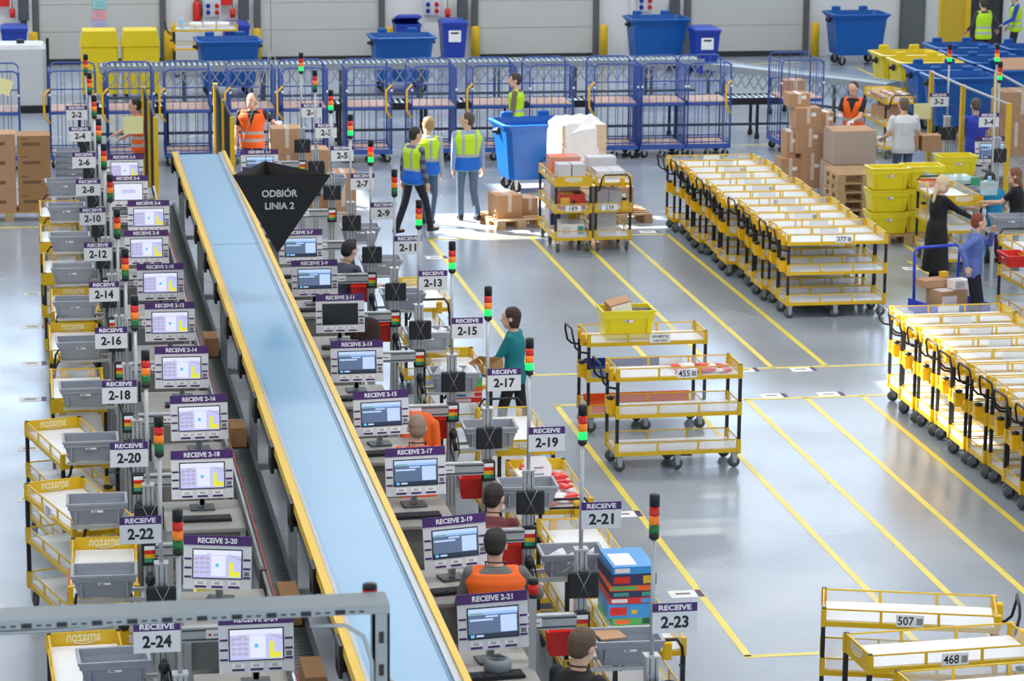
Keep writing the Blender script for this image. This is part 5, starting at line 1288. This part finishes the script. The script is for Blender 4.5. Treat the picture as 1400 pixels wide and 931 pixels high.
    F = MB(); F.mats = [sk]; F.v = [v.co.copy() for v in me.vertices]; F.f = [list(p.vertices) for p in me.polygons]; F.m = [0] * len(F.f); F.sm = [True] * len(F.f)
    bpy.data.meshes.remove(me)
    gm = skin(skinc) if not gloves else mat('glove_%d' % gloves[0], gloves, .7)
    for i in (0, 1):
        d = (wr[i] - el[i]).normalized(); nrm = V((-1, 1)[i] * .9, .1, .3) if abs(d.z) > .7 else V(0, 0, 1)
        tn = 1
        x = d.cross((nrm - d * nrm.dot(d)).normalized())
        if x.y + (.3 * x.x * (1, -1)[i]) < 0: tn = -1
        hand(F, wr[i] + d * .012 * s, d, nrm, gm, s, curl[i], tn)
    eyew, eyed, lip = mat('eye_white', (236, 232, 226), .3), mat('eye_iris', (50, 40, 34), .3), mat('lips', (186, 110, 100), .5)
    brow = mat('hair_%d_%d_%d' % hair, hair, .6)
    for q in (-1, 1):
        F.ell(hp(q * .031, .083, .016), (.015 * s, .008 * s, .0085 * s), eyew, 8, HR); F.ell(hp(q * .031, .0895, .016), (.0065 * s, .003 * s, .0065 * s), eyed, 8, HR); F.ell(hp(q * .031, .091, .040), (.019 * s, .006 * s, .0045 * s), brow, 8, HR)
    F.ell(hp(0, .0935, -.050), (.021 * s, .005 * s, .0055 * s), lip, 8, HR)
    o = F.build('person'); o.location = base - Matrix.Rotation(rad(yaw), 3, 'Z') @ ctr
    o.rotation_euler = (0, 0, rad(yaw)); tag(o, label, 'person', group)
    def cloth(mb, name, m, v=vox, fn=None, lab=None, sm=3):
        me = remesh(mb, name, v * s, sm); mm = m if isinstance(m, list) else [m]
        for x in mm: me.materials.append(x)
        if fn:
            for p in me.polygons: p.material_index = fn(p.center)
        c = bpy.data.objects.new(name, me); COL.objects.link(c); c.parent = o
        if lab: c['label'] = lab
        return c
    tloc = lambda c: ((c - pel).dot(up) / s, (c - pel).dot(rt2) / s, (c - pel).dot(fw2) / s)
    cm = lambda n, c, r=.75: mat('%s_%d_%d_%d' % ((n,) + tuple(c)), c, r, vary=.08, scale=14)
    # trousers
    P = MB(); torso(P, .006, -.12, .1)
    for i in (0, 1):
        limb(P, hip[i], kn[i], .086 * s, .062 * s); limb(P, kn[i], an[i] + V(0, 0, -.02 * s), .061 * s, .052 * s)
    cloth(P, 'trousers', cm('trousers', pants), vox)
    for i in (0, 1):
        q = MB(); a_ = an[i]; limb(q, a_ + V(0, -.02, -.01) * s, a_ + V(0, -.03, -.045) * s, .042 * s, .040 * s); limb(q, a_ + V(0, -.03, -.05) * s, a_ + V(0, .13, -.055) * s, .038 * s, .036 * s)
        zmin = a_.z - .085 * s
        for k, p in enumerate(q.v):
            if p.z < zmin + .002: q.v[k] = V(p.x, p.y, zmin + .002)
        cloth(q, 'shoe', cm('shoe', shoes, .5), vox)
    # shirt
    C = MB(); torso(C, .014, -.12 if not coat else -.12, .5)
    if coat:
        rs = []
        for z_, a, b in ((hz - .62 * s, .235, .19), (hz - .3 * s, .215, .165), (hz, .195, .14), (hz + .1 * s, .175, .122)): rs.append([V(a * s * math.cos(q), -.02 * s + b * s * math.sin(q), z_) for q in [2 * PI * i / 20 for i in range(20)]])
        C.rings(rs, None, True, True)
    C.ell(sp(.43), (sw * 1.05 * s, .075 * s, .05 * s), None, 12, Matrix((rt2, fw2, up)).transposed())
    for i in (0, 1):
        limb(C, sh[i], el[i] if sleeve != 'short' else sh[i].lerp(el[i], .62), .057 * s, (.052 if sleeve == 'short' else .046) * s)
        if sleeve == 'long': limb(C, el[i], el[i].lerp(wr[i], .93), .046 * s, .036 * s)
    if top2:
        a_, b_ = cm('shirt', top), cm('shirt', top2)
        cloth(C, 'shirt', [a_, b_], vox, lambda c: int(((c - pel).dot(up) / s * 14) % 2 < 1))
    else: cloth(C, 'coat' if coat else 'shirt', cm('coat' if coat else 'shirt', top))
    if vest:
        X = MB(); torso(X, .030, -.12 if vest[0] != 'orange' else -.12, .49); X.ell(sp(.445), (sw * .84 * s, .082 * s, .045 * s), None, 12, Matrix((rt2, fw2, up)).transposed())
        limb(X, sh[0].lerp(sh[1], .12), sh[0].lerp(sh[1], .3), .062 * s, .06 * s); limb(X, sh[1].lerp(sh[0], .12), sh[1].lerp(sh[0], .3), .062 * s, .06 * s)
        LIME = mat('hi_vis_lime', (196, 240, 24), .6); HOR = mat('hi_vis_orange', (255, 106, 22), .6); VB = mat('vest_blue', (10, 106, 214), .6); LT_ = mat('lime_piping', (170, 240, 150), .6)
        dark = cm('shirt', top)
        def vf(c):
            t, x, y = tloc(c)
            if y > .02 and t > .26 and abs(x) < (t - .26) * .33: return 2     # open neck in front
            if vest[0] == 'lime2':
                if t < -.112: return 4
                if t < .10: return 3
                if t < .145: return 1
                if abs(abs(x) - .10) < .022: return 1
                return 0
            if stripes and (-.01 < t < .04 or .11 < t < .16): return 1
            return 0
        mm = {'lime2': [LIME, SILVER, dark, VB, LT_], 'lime': [LIME, SILVER, dark, VB, LT_], 'orange': [HOR, SILVER, dark, VB, LT_]}[vest[0]]
        cloth(X, 'safety_vest', mm, vox, vf, {'lime2': 'lime and blue safety vest', 'lime': 'lime safety vest', 'orange': 'orange safety vest'}[vest[0]])
    if lanyard:
        q = MB()
        pts = [hp(0, 0, 0) + up * -.11 * s + (rt2 * (.075 * math.cos(a)) + fw2 * (.075 * math.sin(a))) * s for a in [PI + .3 + (PI + 2 * 0) * 0 - (PI + .6) * i / 8 + 0 for i in range(9)]]
        front = sp(.12) + fw2 * .155 * s
        back = [neck + (rt2 * (.078 * math.cos(a)) + fw2 * (.078 * math.sin(a)) + up * .015) * s for a in [-PI * .05 - PI * .9 * i / 8 for i in range(9)]]
        q.tube([front, sp(.3) + (fw2 * .148 + rt2 * .05) * s] + back + [sp(.3) + (fw2 * .148 - rt2 * .05) * s, front], .006 * s, cm('lanyard', lanyard), 6); q.build('lanyard', o)
        if badge: MB().box(front, (.06, .02, .09), BLK).build('badge', o)
    # hair
    hm = mat('hair_%d_%d_%d' % hair, hair, .55, vary=.2, scale=40)
    if hairstyle != 'bald' or True:
        H = MB(); k = {'bald': 1.05, 'short': 1.09}.get(hairstyle, 1.13)
        H.ell(hp(0, -.020, .036), (.0815 * k * s, .094 * k * s, .098 * k * s), None, 16, HR)
        H.ell(hp(0, -.045, -.012), (.078 * s, .067 * s, .074 * s), None, 12, HR)
        if hairstyle in ('bob', 'long', 'tail'):
            for q in (-1, 1): H.ell(hp(q * .058, -.025, -.03), (.030 * s, .055 * s, .085 * s), None, 10, HR)
            H.ell(hp(0, -.05, -.04), (.07 * s, .05 * s, .09 * s), None, 10, HR)
        if hairstyle == 'long': H.ell(hp(0, -.065, -.14), (.078 * s, .042 * s, .15 * s), None, 12, HR)
        if hairstyle == 'tail': limb(H, hp(.0, -.09, -.04), hp(.03, -.10, -.24), .036 * s, .022 * s)
        if hairstyle == 'full': H.ell(hp(0, -.0, .095), (.066 * s, .075 * s, .038 * s), None, 10, HR)
        cloth(H, 'hair', hm, .009, sm=2)
    if beard:
        q = MB(); q.ell(hp(0, .098, -.036), (.030 * s, .009 * s, .010 * s), hm, 8, HR); q.build('moustache', o)
    return o
ORGC = (196, 150, 128)
person('person in an orange vest in profile behind the left safety fence', (184, 134), 90, 1.75, 4, 0, 0, 8, ((.12, .50, 1.02), (.22, .30, 1.0)), top=(226, 100, 40), sleeve='short', vest=('orange',), hair=(46, 36, 32), gloves=(190, 196, 204), pants=(40, 42, 50))
person('person in orange vest and white gloves at the far end of the belt', (345, 127), 168, 1.78, 0, 0, -18, -4, ((-.48, .34, 1.28), (.27, .08, .86)), top=(34, 32, 34), sleeve='short', vest=('orange',), hair=(110, 96, 84), hairstyle='bald', gloves=(236, 236, 238), pants=(40, 42, 50), elb=((-.6, -.2, -.8), None), wide=1.14)
person('moustached person in a lime vest and olive jumper behind the large blue bin', (705, 100), 74, 1.75, 0, 0, 15, 2, ((-.24, .1, .84), (.26, .04, .82)), top=(120, 108, 82), vest=('lime',), hair=(62, 50, 42), hairstyle='full', beard=True, pants=(50, 52, 60), wide=1.14)
person('person in a lime and blue vest over a checked shirt, nearest the signs', (568, 173), -62, 1.74, 2, 0, -6, 6, ((-.21, -.08, .80), (.22, .10, .80)), ((-.08, -.26, .03), (.09, .30, 0)), top=(70, 72, 96), top2=(120, 120, 136), vest=('lime2',), hair=(52, 42, 38), pants=(26, 28, 40), wide=1.14)
person('fair-haired person in lime and blue vest, behind the one in the checked shirt', (586, 160), -28, 1.76, 0, 0, 62, 4, ((-.22, .04, .80), (.22, .06, .80)), ((-.1, .12, 0), (.12, -.16, .03)), top=(168, 176, 184), vest=('lime2',), hair=(176, 140, 98), hairstyle='full', pants=(74, 96, 124), wide=1.14)
person('tall person in lime and blue vest and light blue shirt, nearest the big bin', (640, 153), 8, 1.81, 0, 0, 62, 2, ((-.23, .0, .80), (.26, .02, .80)), ((-.06, .16, 0), (.12, -.16, .04)), top=(150, 170, 206), vest=('lime2',), hair=(82, 72, 66), pants=(86, 108, 134), badge=False, wide=1.14)
person('dark-haired person in a navy t-shirt beside the RECEIVE 2-9 monitor', (480, 328), -50, 1.70, 10, 0, 0, 22, ((-.18, .40, 1.12), (.2, .40, 1.12)), top=(74, 76, 100), sleeve='short', hair=(22, 20, 20), lanyard=(120, 90, 60), plat=.35)
person('bald person in an orange t-shirt behind the RECEIVE 2-17 monitor', (570, 566), 0, 1.72, 4, 0, 2, 12, ((-.2, .36, 1.12), (.2, .36, 1.12)), top=(242, 92, 40), sleeve='short', hair=(150, 126, 110), hairstyle='bald', lanyard=(40, 40, 44), plat=.35)
person('person in a dark red striped shirt beside the RECEIVE 2-19 monitor', (677, 660), -22, 1.68, 12, 0, -16, 14, ((-.16, .34, 1.12), (.14, .36, 1.14)), top=(150, 70, 76), top2=(120, 56, 64), sleeve='short', hair=(46, 38, 32), lanyard=(60, 50, 40), plat=.35)
person('person in orange vest over a grey shirt, behind the RECEIVE 2-21 monitor', (678, 722), -6, 1.74, 6, 0, -12, 20, ((-.22, .34, 1.12), (.36, .40, 1.14)), top=(112, 110, 106), vest=('orange',), stripes=False, hair=(38, 32, 30), hairstyle='full', lanyard=(60, 60, 64), wide=1.12, plat=.35)
person('brown-haired person in a black t-shirt at the bottom edge by a grey tote', (800, 858), -48, 1.76, 6, 0, -4, 18, ((-.2, .36, 1.12), (.22, .42, 1.12)), top=(26, 26, 28), sleeve='short', hair=(92, 72, 54), hairstyle='full', lanyard=(30, 30, 30), plat=.35)
person('person with dark hair in a teal jumper walking with an open carton', (700, 420), 62, 1.66, 2, 0, 14, 4, ((-.14, .36, 1.02), (.30, .05, .80)), ((-.08, .16, 0), (.09, -.22, .03)), woman=True, top=(8, 126, 134), hair=(58, 36, 40), hairstyle='bob', pants=(28, 28, 32))
o = carton('open_carton', (0, 0, 0), (.34, .28, .2), 'open brown carton carried by the person in the teal jumper', None, 62, CARDD, False, 0, True); p = at(657, 505, 1.08); o.location = (p.x + .06, p.y, .98)
person('blonde person in a long black coat reaching over the trolley on the right', (1291, 240), -78, 1.70, 4, 0, 0, 14, ((.0, .52, 1.10), (.12, .52, 1.06)), woman=True, top=(20, 20, 24), coat=True, hair=(222, 196, 160), hairstyle='tail', pants=(24, 24, 28))
person('red-haired person in blue shirt with turquoise lanyard, beside the blue hand truck', (1338, 291), -98, 1.66, 2, 0, 10, 4, ((-.04, .24, 1.44), (.26, -.16, 1.0)), ((-.1, -.02, 0), (.1, .06, 0)), woman=True, top=(92, 112, 180), hair=(126, 58, 44), hairstyle='short', pants=(22, 24, 40), lanyard=(30, 160, 200), badge=True, elb=((-.1, 1, -.5), None))
person('person with long brown hair in a black t-shirt at the right edge', (1387, 229), 62, 1.66, 4, 0, 14, 10, ((-.06, .46, 1.16), (.08, .44, 1.10)), woman=True, top=(26, 24, 28), sleeve='short', hair=(128, 84, 56), hairstyle='long')
p = at(1352, 262, 1.12); m = MB(); m.rbox(-.11, .11, -.08, .08, 0, .2, GLS, .02); m.cyl((0, 0, .2), (0, 0, .27), .03, mat('pale_blue_plastic', (150, 200, 236), .4), 10); tag(m.build('bottle_pack', loc=(p.x, p.y, 1.08)), 'clear bottle pack held by the person with long brown hair', 'bottle')
person('person in a teal t-shirt partly hidden behind the post of sign 3-4', (1352, 236), 8, 1.62, 22, 0, 0, 30, ((-.3, .35, .85), (.22, .4, .85)), woman=True, top=(0, 128, 168), sleeve='short', hair=(40, 32, 30), hairstyle='bob', hips=.22)
person('person in a white t-shirt and jeans carrying cartons, seen from behind', (1236, 133), 6, 1.80, 2, 0, -4, 10, ((-.25, .26, 1.02), (.26, .26, 1.02)), top=(226, 226, 232), sleeve='short', hair=(106, 92, 80), hairstyle='short', pants=(70, 92, 120), wide=1.14)
p = at(1236, 185, 1.0)
for dx, lab in ((-.2, 'brown carton under the left arm of the person in the white t-shirt'), (.22, 'brown carton under the right arm of the person in the white t-shirt')): carton('carton', (p.x + dx, at(1236, 133, 1.8).y + .34, .86), (.36, .3, .26), lab, None, 0, CARD, False, 0)
person('person in orange vest and white gloves behind the film-wrapped cartons', (1166, 112), 150, 1.79, 6, 0, -10, 22, ((-.08, .40, 1.08), (.16, .36, 1.16)), top=(28, 28, 30), sleeve='short', vest=('orange',), stripes=True, hair=(60, 50, 46), hairstyle='bald', gloves=(232, 232, 234))
person('person in a blue t-shirt seen from behind the safety fence near sign 3-4', (1334, 134), 4, 1.76, 2, 0, 0, 16, ((-.2, .34, 1.0), (.24, .32, 1.0)), top=(44, 66, 190), sleeve='short', hair=(88, 80, 74), pants=(34, 36, 46))
person('person in a lime vest with dark sleeves beyond the bins', (1345, -3), 14, 1.78, 2, 0, -8, 4, ((-.2, .3, .98), (.45, .12, 1.0)), top=(64, 66, 74), vest=('lime',), hair=(60, 52, 48))
person('person in a lime vest over a blue shirt at the top right corner', (1388, -12), 80, 1.78, 2, 0, 0, 4, ((-.2, .3, .98), (.22, .1, .9)), top=(40, 70, 180), vest=('lime',), hair=(60, 52, 48))
# brown jacket hung on the arm of post 2-11
j = MB(); limb(j, (-.03, 0, .0), (-.02, 0, .3), .12, .13, None, 14, .5); limb(j, (.05, 0, -.04), (.04, 0, .3), .12, .12, None, 14, .5); limb(j, (-.12, -.02, .3), (-.15, -.04, .02), .05, .045)
me = remesh(j, 'brown_jacket', .014, 2); me.materials.append(mat('dark_brown_cloth', (62, 44, 38), .8))
o = bpy.data.objects.new('brown_jacket', me); COL.objects.link(o); o.location = stn(XO - .36, YO[11] - .19, .62); tag(o, 'dark brown jacket hung on the arm right of the RECEIVE 2-11 monitor', 'jacket')
# orange jacket hung on the arm of post 2-15
j = MB(); limb(j, (-.04, 0, .02), (-.03, 0, .26), .13, .13, None, 14, .5); limb(j, (.05, 0, .0), (.04, 0, .26), .13, .12, None, 14, .5); limb(j, (-.13, -.02, .26), (-.16, -.04, .04), .05, .045); limb(j, (.14, -.02, .26), (.16, -.04, .02), .05, .045)
me = remesh(j, 'orange_jacket', .014, 2); me.materials.append(mat('hi_vis_orange', (255, 106, 22), .6))
o = bpy.data.objects.new('orange_jacket', me); COL.objects.link(o); q = stn(XO - .36, YO[15] - .19, .66); o.location = q; tag(o, 'orange safety jacket hung on the arm right of the RECEIVE 2-15 monitor', 'jacket')
